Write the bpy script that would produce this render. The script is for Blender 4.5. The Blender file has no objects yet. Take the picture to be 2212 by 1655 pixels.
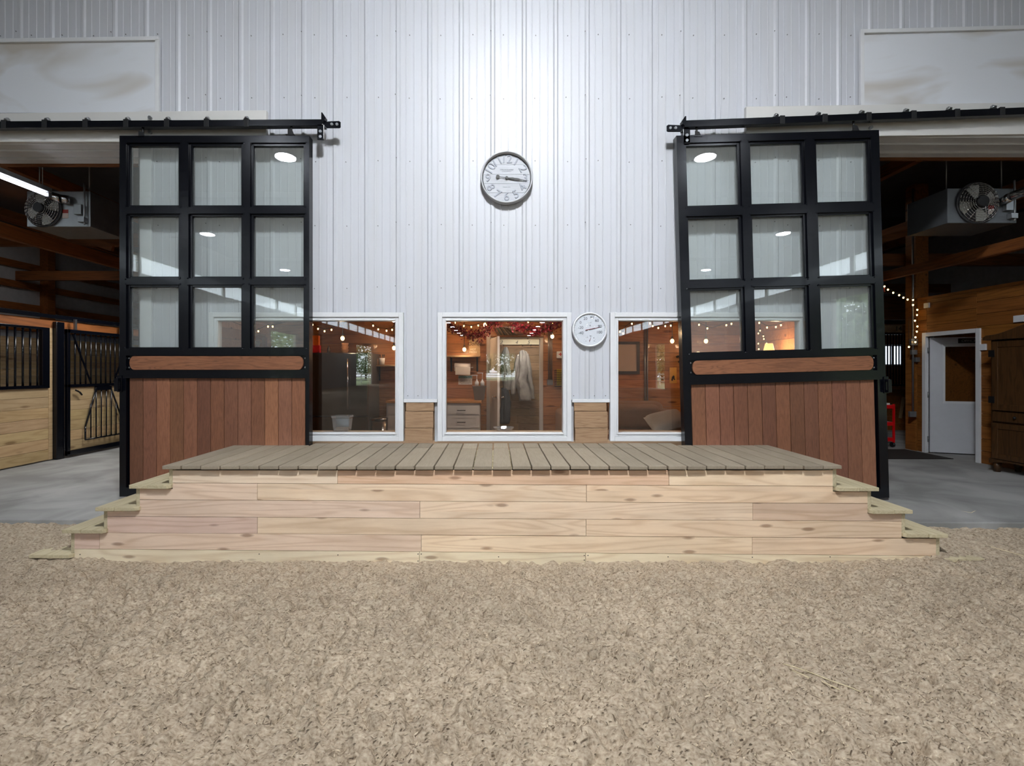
import bpy, math, random
import numpy as np
from mathutils import Vector, Matrix, noise

R = random.Random(7)
S = bpy.context.scene
COL = S.collection
PI = math.pi

# ------------------------------------------------------------------ camera
CY, CZ, F = -5.49, 1.75, 1000.0
cam = bpy.data.cameras.new('camera')
co = bpy.data.objects.new('camera', cam)
COL.objects.link(co)
co.location = (0, CY, CZ)
co.rotation_euler = (PI / 2, 0, 0)
cam.sensor_width = 36
cam.lens = 36 * F / 2212
cam.shift_x = (1106 - 1070) / 2212
cam.shift_y = -(827.5 - 799) / 2212
cam.clip_start = 0.05
cam.clip_end = 400
S.camera = co

# ------------------------------------------------------------------ exposure, world, sun
S.view_settings.view_transform = 'Standard'
S.view_settings.look = 'None'
S.view_settings.gamma = 1
S.view_settings.use_curve_mapping = False
S.view_settings.exposure = 0.0
S.cycles.max_bounces = 8
S.cycles.diffuse_bounces = 4
S.cycles.glossy_bounces = 4
S.cycles.transparent_max_bounces = 16
S.cycles.caustics_reflective = False
S.cycles.caustics_refractive = False
S.cycles.sample_clamp_indirect = 4
S.cycles.use_light_tree = True
LAMP_E = 130.0
KEY_E = 325.0
w = bpy.data.worlds.new('sky')
S.world = w
w.use_nodes = True
bg = w.node_tree.nodes['Background']
bg.inputs[0].default_value = (0.86, 0.93, 1.0, 1)
bg.inputs[1].default_value = 4.5
sun = bpy.data.lights.new('sun', 'SUN')
sun.energy = 5.0
sun.angle = 0.3
suno = bpy.data.objects.new('sun', sun)
COL.objects.link(suno)
suno.rotation_euler = (math.radians(40), math.radians(15), 0)


# ------------------------------------------------------------------ helpers
def lin(c):
    def f(v):
        v /= 255.0
        return v / 12.92 if v <= 0.04045 else ((v + 0.055) / 1.055) ** 2.4
    return tuple(f(v) for v in c)


def P(px, py, Y):
    d = Y - CY
    return Vector(((px - 1070) * d / 1000, Y, CZ + (799 - py) * d / 1000))


def PX(px, Y):
    return (px - 1070) * (Y - CY) / 1000


def PZ(py, Y):
    return CZ + (799 - py) * (Y - CY) / 1000


class B:
    def __init__(s):
        s.v, s.f, s.c, s.sm = [], [], [], []

    def add(s, vs, fs, col=(1, 1, 1), smooth=False):
        n = len(s.v)
        s.v += [tuple(q) for q in vs]
        for f in fs:
            s.f.append(tuple(i + n for i in f))
            s.c.append(col)
            s.sm.append(smooth)
        return s

    def hexa(s, p, col=(1, 1, 1)):
        return s.add(p, [(0, 3, 2, 1), (4, 5, 6, 7), (0, 1, 5, 4), (1, 2, 6, 5), (2, 3, 7, 6), (3, 0, 4, 7)], col)

    def box(s, x0, x1, y0, y1, z0, z1, col=(1, 1, 1)):
        if x0 > x1: x0, x1 = x1, x0
        if y0 > y1: y0, y1 = y1, y0
        if z0 > z1: z0, z1 = z1, z0
        return s.hexa([(x0, y0, z0), (x1, y0, z0), (x1, y1, z0), (x0, y1, z0),
                       (x0, y0, z1), (x1, y0, z1), (x1, y1, z1), (x0, y1, z1)], col)

    def pbox(s, px0, px1, py0, py1, Y0, Y1, col=(1, 1, 1)):
        """front face given by pixels at plane Y0"""
        return s.box(PX(px0, Y0), PX(px1, Y0), Y0, Y1, PZ(py0, Y0), PZ(py1, Y0), col)

    def prism(s, poly, a, b, axis='y', col=(1, 1, 1), smooth=False):
        n = len(poly)
        def m(u, v, t):
            return {'y': (u, t, v), 'x': (t, u, v), 'z': (u, v, t)}[axis]
        vs = [m(u, v, a) for u, v in poly] + [m(u, v, b) for u, v in poly]
        fs = [tuple(range(n)), tuple(range(2 * n - 1, n - 1, -1))]
        s.add(vs, fs, col)
        k = len(s.v) - 2 * n
        for i in range(n):
            j = (i + 1) % n
            s.f.append((k + i, k + j, k + n + j, k + n + i)); s.c.append(col); s.sm.append(smooth)
        return s

    def cyl(s, p0, p1, r, r1=None, n=12, col=(1, 1, 1), cap=True):
        p0, p1 = Vector(p0), Vector(p1)
        r1 = r if r1 is None else r1
        d = (p1 - p0).normalized()
        u = d.orthogonal().normalized(); v = d.cross(u)
        vs = []
        for p, rr in ((p0, r), (p1, r1)):
            for i in range(n):
                a = 2 * PI * i / n
                vs.append(p + (u * math.cos(a) + v * math.sin(a)) * rr)
        s.add(vs, [(i, (i + 1) % n, n + (i + 1) % n, n + i) for i in range(n)], col, True)
        if cap:
            k = len(s.v) - 2 * n
            s.f.append(tuple(k + i for i in range(n - 1, -1, -1))); s.c.append(col); s.sm.append(False)
            s.f.append(tuple(k + n + i for i in range(n))); s.c.append(col); s.sm.append(False)
        return s

    def tube(s, pts, r, n=8, col=(1, 1, 1)):
        for a, b in zip(pts[:-1], pts[1:]):
            if (Vector(a) - Vector(b)).length > 1e-5:
                s.cyl(a, b, r, n=n, col=col)
        return s

    def ring(s, c, prof, n=48, axis='y', col=(1, 1, 1), smooth=True):
        """lathe around axis through c; prof = [(radius, offset along axis)]"""
        c = Vector(c); m = len(prof); vs = []
        for i in range(n):
            a = 2 * PI * i / n
            for r, o in prof:
                if axis == 'y': vs.append(c + Vector((r * math.cos(a), o, r * math.sin(a))))
                else: vs.append(c + Vector((r * math.cos(a), r * math.sin(a), o)))
        fs = []
        for i in range(n):
            j = (i + 1) % n
            for k in range(m - 1):
                fs.append((i * m + k, i * m + k + 1, j * m + k + 1, j * m + k))
        return s.add(vs, fs, col, smooth)

    def ball(s, c, r, n=10, m=6, sc=(1, 1, 1), col=(1, 1, 1)):
        vs = []
        for j in range(m + 1):
            t = PI * j / m
            for i in range(n):
                a = 2 * PI * i / n
                vs.append((c[0] + r * sc[0] * math.sin(t) * math.cos(a), c[1] + r * sc[1] * math.sin(t) * math.sin(a), c[2] + r * sc[2] * math.cos(t)))
        fs = [(j * n + i, j * n + (i + 1) % n, (j + 1) * n + (i + 1) % n, (j + 1) * n + i) for j in range(m) for i in range(n)]
        return s.add(vs, fs, col, True)

    def bar(s, p0, p1, w_, h_, col=(1, 1, 1), up=(0, 0, 1)):
        p0, p1 = Vector(p0), Vector(p1)
        d = (p1 - p0).normalized(); up = Vector(up)
        sd = d.cross(up)
        if sd.length < 1e-4: sd = d.cross(Vector((0, 1, 0)))
        sd.normalize(); u = sd.cross(d)
        q = []
        for p in (p0, p1):
            for a, b in ((-1, -1), (1, -1), (1, 1), (-1, 1)):
                q.append(p + sd * a * w_ / 2 + u * b * h_ / 2)
        return s.hexa(q, col)


def wo(o):
    v = Vector((0, 0, 0))
    while o:
        v = v + o.location
        o = o.parent
    return v


def build(b, name, m, parent=None, bevel=0.0, local=False, seg=2, fixn=True, label=None):
    me = bpy.data.meshes.new(name)
    me.from_pydata(b.v, [], b.f)
    ca = me.color_attributes.new('tint', 'FLOAT_COLOR', 'CORNER')
    data = []
    for f, c in zip(b.f, b.c):
        data += [c[0], c[1], c[2], 1.0] * len(f)
    ca.data.foreach_set('color', data)
    me.polygons.foreach_set('use_smooth', b.sm)
    if fixn:
        import bmesh
        bm = bmesh.new(); bm.from_mesh(me)
        bmesh.ops.recalc_face_normals(bm, faces=bm.faces)
        bm.to_mesh(me); bm.free()
    me.materials.append(m)
    o = bpy.data.objects.new(name, me)
    COL.objects.link(o)
    if parent:
        o.parent = parent
        if not local:
            o.location = -wo(parent)
    if bevel:
        md = o.modifiers.new('bevel', 'BEVEL')
        md.width = bevel; md.segments = seg; md.limit_method = 'ANGLE'; md.angle_limit = math.radians(40)
        md.use_clamp_overlap = True
    if label: o['label'] = label
    return o


def thing(name, label, cat, loc=(0, 0, 0), group=None, rot=None):
    o = bpy.data.objects.new(name, None)
    COL.objects.link(o)
    o.empty_display_size = 0.1
    o.location = loc
    if rot: o.rotation_euler = rot
    o['label'] = label; o['category'] = cat; o['kind'] = 'thing'
    if group: o['group'] = group
    return o


def tag(o, label, cat, group=None, kind='thing'):
    o['label'] = label; o['category'] = cat; o['kind'] = kind
    if group: o['group'] = group
    return o


def struct(o, label=None):
    o['kind'] = 'structure'
    if label: o['label'] = label
    return o


def text(s_, size, m, name, parent, loc, rot=(PI / 2, 0, 0), ext=0.002, align='CENTER', bevel=0.0, local=False, shear=0.0):
    cu = bpy.data.curves.new(name, 'FONT')
    cu.body = s_; cu.size = size; cu.extrude = ext; cu.align_x = align; cu.align_y = 'CENTER'
    cu.bevel_depth = bevel; cu.shear = shear
    t = bpy.data.objects.new('tmp', cu)
    COL.objects.link(t)
    dg = bpy.context.evaluated_depsgraph_get()
    me = bpy.data.meshes.new_from_object(t.evaluated_get(dg))
    bpy.data.objects.remove(t)
    me.materials.clear(); me.materials.append(m)
    o = bpy.data.objects.new(name, me)
    COL.objects.link(o)
    o.rotation_euler = rot
    o.parent = parent
    o.location = Vector(loc) - (Vector((0, 0, 0)) if local or parent is None else wo(parent))
    return o


def copy_tree(o, parent=None):
    c = o.copy(); COL.objects.link(c)
    if parent: c.parent = parent
    for ch in [q for q in bpy.data.objects if q.parent == o]:
        copy_tree(ch, c)
    return c


# ------------------------------------------------------------------ materials
def newmat(name):
    m = bpy.data.materials.new(name); m.use_nodes = True
    nt = m.node_tree
    return m, nt, nt.nodes['Principled BSDF']


def link(nt, a, b): nt.links.new(a, b)


def N(nt, t, **kw):
    n = nt.nodes.new(t)
    for k, v in kw.items():
        if k.startswith('i_'):
            n.inputs[k[2:]].default_value = v
        else:
            setattr(n, k, v)
    return n


def plain(name, rgb, rough=0.6, metal=0.0, spec=0.5, noise_amt=0.0, nscale=8, bump=0.0, bscale=60, coat=0.0):
    m, nt, p = newmat(name)
    c = lin(rgb)
    p.inputs['Base Color'].default_value = (*c, 1)
    p.inputs['Roughness'].default_value = rough
    p.inputs['Metallic'].default_value = metal
    p.inputs['Specular IOR Level'].default_value = spec
    p.inputs['Coat Weight'].default_value = coat
    tc = N(nt, 'ShaderNodeTexCoord')
    nz = N(nt, 'ShaderNodeTexNoise'); nz.inputs['Scale'].default_value = nscale; nz.inputs['Detail'].default_value = 5
    link(nt, tc.outputs['Object'], nz.inputs['Vector'])
    a = max(noise_amt, 0.03)
    mr = N(nt, 'ShaderNodeMapRange'); mr.inputs['From Min'].default_value = 0.25; mr.inputs['From Max'].default_value = 0.75
    mr.inputs['To Min'].default_value = 1 - a; mr.inputs['To Max'].default_value = 1 + a
    link(nt, nz.outputs['Fac'], mr.inputs['Value'])
    mx = N(nt, 'ShaderNodeVectorMath', operation='SCALE'); mx.inputs[0].default_value = c
    link(nt, mr.outputs[0], mx.inputs['Scale'])
    at = N(nt, 'ShaderNodeAttribute', attribute_name='tint')
    mu = N(nt, 'ShaderNodeVectorMath', operation='MULTIPLY')
    link(nt, mx.outputs[0], mu.inputs[0]); link(nt, at.outputs['Color'], mu.inputs[1])
    link(nt, mu.outputs[0], p.inputs['Base Color'])
    if bump:
        b2 = N(nt, 'ShaderNodeTexNoise'); b2.inputs['Scale'].default_value = bscale; b2.inputs['Detail'].default_value = 4
        link(nt, tc.outputs['Object'], b2.inputs['Vector'])
        bp = N(nt, 'ShaderNodeBump'); bp.inputs['Strength'].default_value = bump; bp.inputs['Distance'].default_value = 0.01
        link(nt, b2.outputs['Fac'], bp.inputs['Height']); link(nt, bp.outputs[0], p.inputs['Normal'])
    return m


def textmat(name, rgb, rough=0.6):
    m, nt, p = newmat(name)
    p.inputs['Base Color'].default_value = (*lin(rgb), 1); p.inputs['Roughness'].default_value = rough
    return m


def wood(name, c1, c2, grain='x', rough=0.6, var=0.25, knots=0.5, scale=1.0, spec=0.3, kcol=(95, 62, 40), bump=0.15, coat=0.0, cath=0.35, ksc=1.0):
    """c1 light, c2 dark sRGB; grain axis; per-board variation through Random Per Island and the tint attribute"""
    m, nt, p = newmat(name)
    tc = N(nt, 'ShaderNodeTexCoord'); ge = N(nt, 'ShaderNodeNewGeometry')
    k = {'x': (0.22, 2.6, 2.6), 'y': (2.6, 0.22, 2.6), 'z': (2.6, 2.6, 0.22)}[grain]
    off = N(nt, 'ShaderNodeVectorMath', operation='SCALE'); off.inputs[0].default_value = (37.1, 19.7, 53.3)
    link(nt, ge.outputs['Random Per Island'], off.inputs['Scale'])
    ad = N(nt, 'ShaderNodeVectorMath', operation='ADD')
    link(nt, tc.outputs['Object'], ad.inputs[0]); link(nt, off.outputs[0], ad.inputs[1])
    mp = N(nt, 'ShaderNodeMapping'); mp.inputs['Scale'].default_value = [q * scale for q in k]
    link(nt, ad.outputs[0], mp.inputs['Vector'])
    # cathedral grain: distorted noise fed through rings
    n1 = N(nt, 'ShaderNodeTexNoise'); n1.inputs['Scale'].default_value = 1.6; n1.inputs['Detail'].default_value = 2; n1.inputs['Distortion'].default_value = 0.4
    link(nt, mp.outputs[0], n1.inputs['Vector'])
    ml = N(nt, 'ShaderNodeMath', operation='MULTIPLY'); ml.inputs[1].default_value = 70
    link(nt, n1.outputs['Fac'], ml.inputs[0])
    sn = N(nt, 'ShaderNodeMath', operation='SINE'); link(nt, ml.outputs[0], sn.inputs[0])
    n2 = N(nt, 'ShaderNodeTexNoise'); n2.inputs['Scale'].default_value = 22; n2.inputs['Detail'].default_value = 6; n2.inputs['Roughness'].default_value = 0.7
    link(nt, mp.outputs[0], n2.inputs['Vector'])
    a0 = N(nt, 'ShaderNodeMath', operation='MULTIPLY_ADD'); a0.inputs[1].default_value = 0.5; a0.inputs[2].default_value = 0.5
    link(nt, sn.outputs[0], a0.inputs[0])
    ap = N(nt, 'ShaderNodeMath', operation='POWER'); ap.inputs[1].default_value = 3.0; link(nt, a0.outputs[0], ap.inputs[0])
    a1 = N(nt, 'ShaderNodeMath', operation='MULTIPLY'); a1.inputs[1].default_value = cath
    link(nt, ap.outputs[0], a1.inputs[0])
    a2 = N(nt, 'ShaderNodeMath', operation='MULTIPLY_ADD'); a2.inputs[1].default_value = 1.1; a2.inputs[2].default_value = -0.25
    link(nt, n2.outputs['Fac'], a2.inputs[0])
    sm = N(nt, 'ShaderNodeMath', operation='ADD', use_clamp=True)
    link(nt, a1.outputs[0], sm.inputs[0]); link(nt, a2.outputs[0], sm.inputs[1])
    mx = N(nt, 'ShaderNodeMix', data_type='RGBA')
    mx.inputs[6].default_value = (*lin(c1), 1); mx.inputs[7].default_value = (*lin(c2), 1)
    link(nt, sm.outputs[0], mx.inputs[0])
    # large blotches
    n3 = N(nt, 'ShaderNodeTexNoise'); n3.inputs['Scale'].default_value = 1.1; n3.inputs['Detail'].default_value = 3
    link(nt, ad.outputs[0], n3.inputs['Vector'])
    m3 = N(nt, 'ShaderNodeMapRange'); m3.inputs['From Min'].default_value = 0.3; m3.inputs['From Max'].default_value = 0.7
    m3.inputs['To Min'].default_value = 0.9; m3.inputs['To Max'].default_value = 1.1
    link(nt, n3.outputs['Fac'], m3.inputs['Value'])
    rv = N(nt, 'ShaderNodeMapRange'); rv.inputs['To Min'].default_value = 1 - var; rv.inputs['To Max'].default_value = 1 + var * 0.6
    link(nt, ge.outputs['Random Per Island'], rv.inputs['Value'])
    mm = N(nt, 'ShaderNodeMath', operation='MULTIPLY'); link(nt, m3.outputs[0], mm.inputs[0]); link(nt, rv.outputs[0], mm.inputs[1])
    # knots
    kk = {'x': (0.9, 3.2, 3.2), 'y': (3.2, 0.9, 3.2), 'z': (3.2, 3.2, 0.9)}[grain]
    mk = N(nt, 'ShaderNodeMapping'); mk.inputs['Scale'].default_value = [q * scale * ksc for q in kk]
    link(nt, ad.outputs[0], mk.inputs['Vector'])
    vo = N(nt, 'ShaderNodeTexVoronoi'); vo.inputs['Scale'].default_value = 1.7
    link(nt, mk.outputs[0], vo.inputs['Vector'])
    kr = N(nt, 'ShaderNodeMapRange'); kr.inputs['From Min'].default_value = 0.09; kr.inputs['From Max'].default_value = 0.17
    kr.inputs['To Min'].default_value = knots; kr.inputs['To Max'].default_value = 0
    link(nt, vo.outputs['Distance'], kr.inputs['Value'])
    mxk = N(nt, 'ShaderNodeMix', data_type='RGBA'); mxk.inputs[7].default_value = (*lin(kcol), 1)
    link(nt, kr.outputs[0], mxk.inputs[0]); link(nt, mx.outputs[2], mxk.inputs[6])
    at = N(nt, 'ShaderNodeAttribute', attribute_name='tint')
    mu = N(nt, 'ShaderNodeVectorMath', operation='MULTIPLY')
    link(nt, mxk.outputs[2], mu.inputs[0]); link(nt, at.outputs['Color'], mu.inputs[1])
    fs = N(nt, 'ShaderNodeVectorMath', operation='SCALE')
    link(nt, mu.outputs[0], fs.inputs[0]); link(nt, mm.outputs[0], fs.inputs['Scale'])
    link(nt, fs.outputs[0], p.inputs['Base Color'])
    p.inputs['Roughness'].default_value = rough
    p.inputs['Specular IOR Level'].default_value = spec
    p.inputs['Coat Weight'].default_value = coat
    bp = N(nt, 'ShaderNodeBump'); bp.inputs['Strength'].default_value = bump; bp.inputs['Distance'].default_value = 0.004
    link(nt, sm.outputs[0], bp.inputs['Height']); link(nt, bp.outputs[0], p.inputs['Normal'])
    return m


def emit(name, rgb, st):
    m, nt, p = newmat(name)
    p.inputs['Base Color'].default_value = (*lin(rgb), 1)
    p.inputs['Emission Color'].default_value = (*lin(rgb), 1)
    p.inputs['Emission Strength'].default_value = st
    return m


def glass(name, tint, boost=1.6, rough=0.0, haze=0.0):
    m = bpy.data.materials.new(name); m.use_nodes = True
    nt = m.node_tree; nt.nodes.clear()
    out = N(nt, 'ShaderNodeOutputMaterial')
    tr = N(nt, 'ShaderNodeBsdfTransparent'); tr.inputs[0].default_value = (*tint, 1)
    gl = N(nt, 'ShaderNodeBsdfGlossy'); gl.inputs['Roughness'].default_value = rough; gl.inputs[0].default_value = (1, 1, 1, 1)
    ge = N(nt, 'ShaderNodeNewGeometry')
    dt = N(nt, 'ShaderNodeVectorMath', operation='DOT_PRODUCT'); link(nt, ge.outputs['Incoming'], dt.inputs[0]); link(nt, ge.outputs['Normal'], dt.inputs[1])
    ab = N(nt, 'ShaderNodeMath', operation='ABSOLUTE'); link(nt, dt.outputs['Value'], ab.inputs[0])
    om = N(nt, 'ShaderNodeMath', operation='SUBTRACT'); om.inputs[0].default_value = 1.0; link(nt, ab.outputs[0], om.inputs[1])
    pw = N(nt, 'ShaderNodeMath', operation='POWER'); pw.inputs[1].default_value = 5; link(nt, om.outputs[0], pw.inputs[0])
    fr = N(nt, 'ShaderNodeMath', operation='MULTIPLY_ADD'); fr.inputs[1].default_value = 0.9; fr.inputs[2].default_value = 0.04; link(nt, pw.outputs[0], fr.inputs[0])
    # slight waviness of the sheet
    tc = N(nt, 'ShaderNodeTexCoord'); nz = N(nt, 'ShaderNodeTexNoise'); nz.inputs['Scale'].default_value = 1.5
    link(nt, tc.outputs['Object'], nz.inputs['Vector'])
    bp = N(nt, 'ShaderNodeBump'); bp.inputs['Strength'].default_value = 0.03; bp.inputs['Distance'].default_value = 0.02
    link(nt, nz.outputs['Fac'], bp.inputs['Height']); link(nt, bp.outputs[0], gl.inputs['Normal'])
    mu = N(nt, 'ShaderNodeMath', operation='MULTIPLY', use_clamp=True); mu.inputs[1].default_value = boost
    link(nt, fr.outputs[0], mu.inputs[0])
    mx = N(nt, 'ShaderNodeMixShader')
    link(nt, mu.outputs[0], mx.inputs[0]); link(nt, tr.outputs[0], mx.inputs[1]); link(nt, gl.outputs[0], mx.inputs[2])
    last = mx
    if haze:
        df = N(nt, 'ShaderNodeBsdfDiffuse'); df.inputs[0].default_value = (0.8, 0.82, 0.8, 1)
        m2 = N(nt, 'ShaderNodeMixShader'); m2.inputs[0].default_value = haze
        link(nt, mx.outputs[0], m2.inputs[1]); link(nt, df.outputs[0], m2.inputs[2]); last = m2
    link(nt, last.outputs[0], out.inputs[0])
    return m


def siding_mat(name, rgb, rough=0.42, dirt=0.06):
    m, nt, p = newmat(name)
    tc = N(nt, 'ShaderNodeTexCoord')
    mp = N(nt, 'ShaderNodeMapping'); mp.inputs['Scale'].default_value = (4, 4, 0.5)
    link(nt, tc.outputs['Object'], mp.inputs['Vector'])
    nz = N(nt, 'ShaderNodeTexNoise'); nz.inputs['Scale'].default_value = 1.5; nz.inputs['Detail'].default_value = 6
    link(nt, mp.outputs[0], nz.inputs['Vector'])
    cr = N(nt, 'ShaderNodeMapRange'); cr.inputs['From Min'].default_value = 0.45; cr.inputs['From Max'].default_value = 0.75
    cr.inputs['To Min'].default_value = 0; cr.inputs['To Max'].default_value = dirt * 3
    link(nt, nz.outputs['Fac'], cr.inputs['Value'])
    mx = N(nt, 'ShaderNodeMix', data_type='RGBA')
    mx.inputs[6].default_value = (*lin(rgb), 1); mx.inputs[7].default_value = (*lin((190, 188, 180)), 1)
    link(nt, cr.outputs[0], mx.inputs[0]); link(nt, mx.outputs[2], p.inputs['Base Color'])
    p.inputs['Roughness'].default_value = rough
    return m


def banner_mat():
    m, nt, p = newmat('banner_vinyl')
    tc = N(nt, 'ShaderNodeTexCoord')
    nz = N(nt, 'ShaderNodeTexNoise'); nz.inputs['Scale'].default_value = 0.9; nz.inputs['Detail'].default_value = 3; nz.inputs['Distortion'].default_value = 0.8
    mp = N(nt, 'ShaderNodeMapping'); mp.inputs['Scale'].default_value = (0.7, 1, 1.6); mp.inputs['Rotation'].default_value = (0, 0.45, 0)
    link(nt, tc.outputs['Object'], mp.inputs['Vector']); link(nt, mp.outputs[0], nz.inputs['Vector'])
    cr = N(nt, 'ShaderNodeMapRange'); cr.inputs['From Min'].default_value = 0.5; cr.inputs['From Max'].default_value = 0.68
    cr.inputs['To Max'].default_value = 0.75
    link(nt, nz.outputs['Fac'], cr.inputs['Value'])
    mx = N(nt, 'ShaderNodeMix', data_type='RGBA')
    mx.inputs[6].default_value = (*lin((220, 224, 230)), 1); mx.inputs[7].default_value = (*lin((176, 166, 150)), 1)
    link(nt, cr.outputs[0], mx.inputs[0]); link(nt, mx.outputs[2], p.inputs['Base Color'])
    p.inputs['Roughness'].default_value = 0.45
    return m


def sand_mat():
    m, nt, p = newmat('arena_sand')
    tc = N(nt, 'ShaderNodeTexCoord')
    def nz(sc, det, vec=None, dist=0.0):
        n = N(nt, 'ShaderNodeTexNoise'); n.inputs['Scale'].default_value = sc; n.inputs['Detail'].default_value = det; n.inputs['Distortion'].default_value = dist
        link(nt, vec or tc.outputs['Object'], n.inputs['Vector']); return n
    a = nz(1.2, 4); b = nz(60, 8, dist=0.3)
    mp = N(nt, 'ShaderNodeMapping'); mp.inputs['Scale'].default_value = (30, 90, 60); mp.inputs['Rotation'].default_value = (0, 0, 0.6)
    link(nt, tc.outputs['Object'], mp.inputs['Vector']); c = nz(1.0, 6, mp.outputs[0], 0.35)
    r = N(nt, 'ShaderNodeValToRGB')
    r.color_ramp.elements[0].position = 0.30; r.color_ramp.elements[0].color = (*lin((98, 84, 66)), 1)
    r.color_ramp.elements[1].position = 0.68; r.color_ramp.elements[1].color = (*lin((192, 178, 157)), 1)
    e = r.color_ramp.elements.new(0.47); e.color = (*lin((163, 147, 127)), 1)
    ad = N(nt, 'ShaderNodeMath', operation='ADD'); link(nt, b.outputs['Fac'], ad.inputs[0]); link(nt, c.outputs['Fac'], ad.inputs[1])
    hf = N(nt, 'ShaderNodeMath', operation='MULTIPLY'); hf.inputs[1].default_value = 0.5; link(nt, ad.outputs[0], hf.inputs[0])
    link(nt, hf.outputs[0], r.inputs[0])
    mr = N(nt, 'ShaderNodeMapRange'); mr.inputs['From Min'].default_value = 0.3; mr.inputs['From Max'].default_value = 0.7
    mr.inputs['To Min'].default_value = 0.9; mr.inputs['To Max'].default_value = 1.08
    d_ = nz(11, 5, dist=.4); mr2 = N(nt, 'ShaderNodeMapRange'); mr2.inputs['From Min'].default_value = 0.32; mr2.inputs['From Max'].default_value = 0.6
    mr2.inputs['To Min'].default_value = 0.9; mr2.inputs['To Max'].default_value = 1.06; link(nt, d_.outputs['Fac'], mr2.inputs['Value'])
    link(nt, a.outputs['Fac'], mr.inputs['Value'])
    mm_ = N(nt, 'ShaderNodeMath', operation='MULTIPLY'); link(nt, mr.outputs[0], mm_.inputs[0]); link(nt, mr2.outputs[0], mm_.inputs[1]); mr = mm_
    sc = N(nt, 'ShaderNodeVectorMath', operation='SCALE'); link(nt, r.outputs[0], sc.inputs[0]); link(nt, mr.outputs[0], sc.inputs['Scale'])
    link(nt, sc.outputs[0], p.inputs['Base Color'])
    p.inputs['Roughness'].default_value = 0.95; p.inputs['Specular IOR Level'].default_value = 0.15
    bp = N(nt, 'ShaderNodeBump'); bp.inputs['Strength'].default_value = 0.9; bp.inputs['Distance'].default_value = 0.012
    link(nt, hf.outputs[0], bp.inputs['Height']); link(nt, bp.outputs[0], p.inputs['Normal'])
    return m


def concrete_mat():
    m, nt, p = newmat('concrete')
    tc = N(nt, 'ShaderNodeTexCoord')
    n1 = N(nt, 'ShaderNodeTexNoise'); n1.inputs['Scale'].default_value = 1.4; n1.inputs['Detail'].default_value = 8; n1.inputs['Distortion'].default_value = 0.6
    link(nt, tc.outputs['Object'], n1.inputs['Vector'])
    r = N(nt, 'ShaderNodeValToRGB')
    r.color_ramp.elements[0].position = 0.35; r.color_ramp.elements[0].color = (*lin((128, 128, 126)), 1)
    r.color_ramp.elements[1].position = 0.65; r.color_ramp.elements[1].color = (*lin((168, 168, 166)), 1)
    link(nt, n1.outputs['Fac'], r.inputs[0]); link(nt, r.outputs[0], p.inputs['Base Color'])
    p.inputs['Roughness'].default_value = 0.7
    n2 = N(nt, 'ShaderNodeTexNoise'); n2.inputs['Scale'].default_value = 60; link(nt, tc.outputs['Object'], n2.inputs['Vector'])
    bp = N(nt, 'ShaderNodeBump'); bp.inputs['Strength'].default_value = 0.1; bp.inputs['Distance'].default_value = 0.005
    link(nt, n2.outputs['Fac'], bp.inputs['Height']); link(nt, bp.outputs[0], p.inputs['Normal'])
    return m


M = {}
M['siding'] = siding_mat('white_siding', (198, 201, 208))
M['whitetrim'] = plain('white_trim', (220, 222, 225), 0.35, noise_amt=0.02)
M['header'] = plain('painted_header', (212, 211, 208), 0.5, noise_amt=0.04, nscale=3)
M['banner'] = banner_mat()
M['black'] = plain('black_gloss_steel', (8, 10, 17), 0.2, 0.0, 0.4, coat=0.1, bump=0.06, bscale=10)
M['blackmatte'] = plain('black_matte_steel', (18, 18, 20), 0.5)
M['zinc'] = plain('zinc_bolt', (170, 172, 175), 0.35, 1.0)
M['screw'] = plain('screw_head', (120, 120, 122), 0.4, 0.6)
M['doorwood'] = wood('reddish_door_wood', (144, 98, 74), (76, 48, 36), 'z', 0.55, 0.3, 0.05, 3.0, 0.4, bump=0.2, cath=0.16)
M['boardwood'] = wood('reddish_board_wood', (158, 106, 76), (96, 62, 44), 'x', 0.45, 0.1, 0.05, 3.0, 0.4, bump=0.2)
M['deck'] = wood('weathered_deck', (156, 145, 129), (128, 117, 101), 'y', 0.75, 0.09, 0.12, 1.4, 0.2, kcol=(110, 95, 75), cath=0.12)
M['tread'] = wood('treated_tread', (206, 195, 164), (176, 162, 130), 'y', 0.75, 0.08, 0.15, 1.4, 0.2, kcol=(110, 95, 65))
M['clad'] = wood('pine_cladding', (238, 220, 200), (216, 192, 168), 'x', 0.65, 0.05, 0.75, 1.0, 0.25, kcol=(146, 118, 100), cath=0.6, ksc=1.5)
M['block'] = wood('cedar_block', (176, 146, 116), (134, 104, 78), 'x', 0.6, 0.12, 0.2, 2.2, 0.3)
M['pinewall'] = wood('stained_pine_wall', (196, 138, 94), (146, 92, 58), 'x', 0.35, 0.18, 0.8, 1.0, 0.4, kcol=(80, 36, 18), coat=0.2)
M['stallpine'] = wood('stall_pine', (190, 166, 130), (154, 128, 92), 'y', 0.55, 0.12, 0.6, 1.0, 0.3, kcol=(90, 60, 34))
M['officepine'] = wood('amber_pine_wall', (150, 96, 46), (98, 60, 26), 'y', 0.4, 0.14, 0.6, 1.0, 0.3, kcol=(50, 28, 14))
M['beam'] = wood('orange_beam', (146, 88, 44), (96, 54, 26), 'y', 0.6, 0.15, 0.4, 1.0, 0.3)
M['beamx'] = wood('orange_beam_cross', (130, 80, 42), (86, 50, 26), 'x', 0.6, 0.15, 0.4, 1.0, 0.3)
M['armoire'] = wood('dark_armoire_wood', (86, 58, 32), (48, 32, 17), 'z', 0.4, 0.06, 0.3, 1.4, 0.4, kcol=(30, 18, 10))
M['shelf'] = wood('shelf_wood', (196, 170, 138), (160, 128, 94), 'x', 0.5, 0.05, 0.1)
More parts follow.
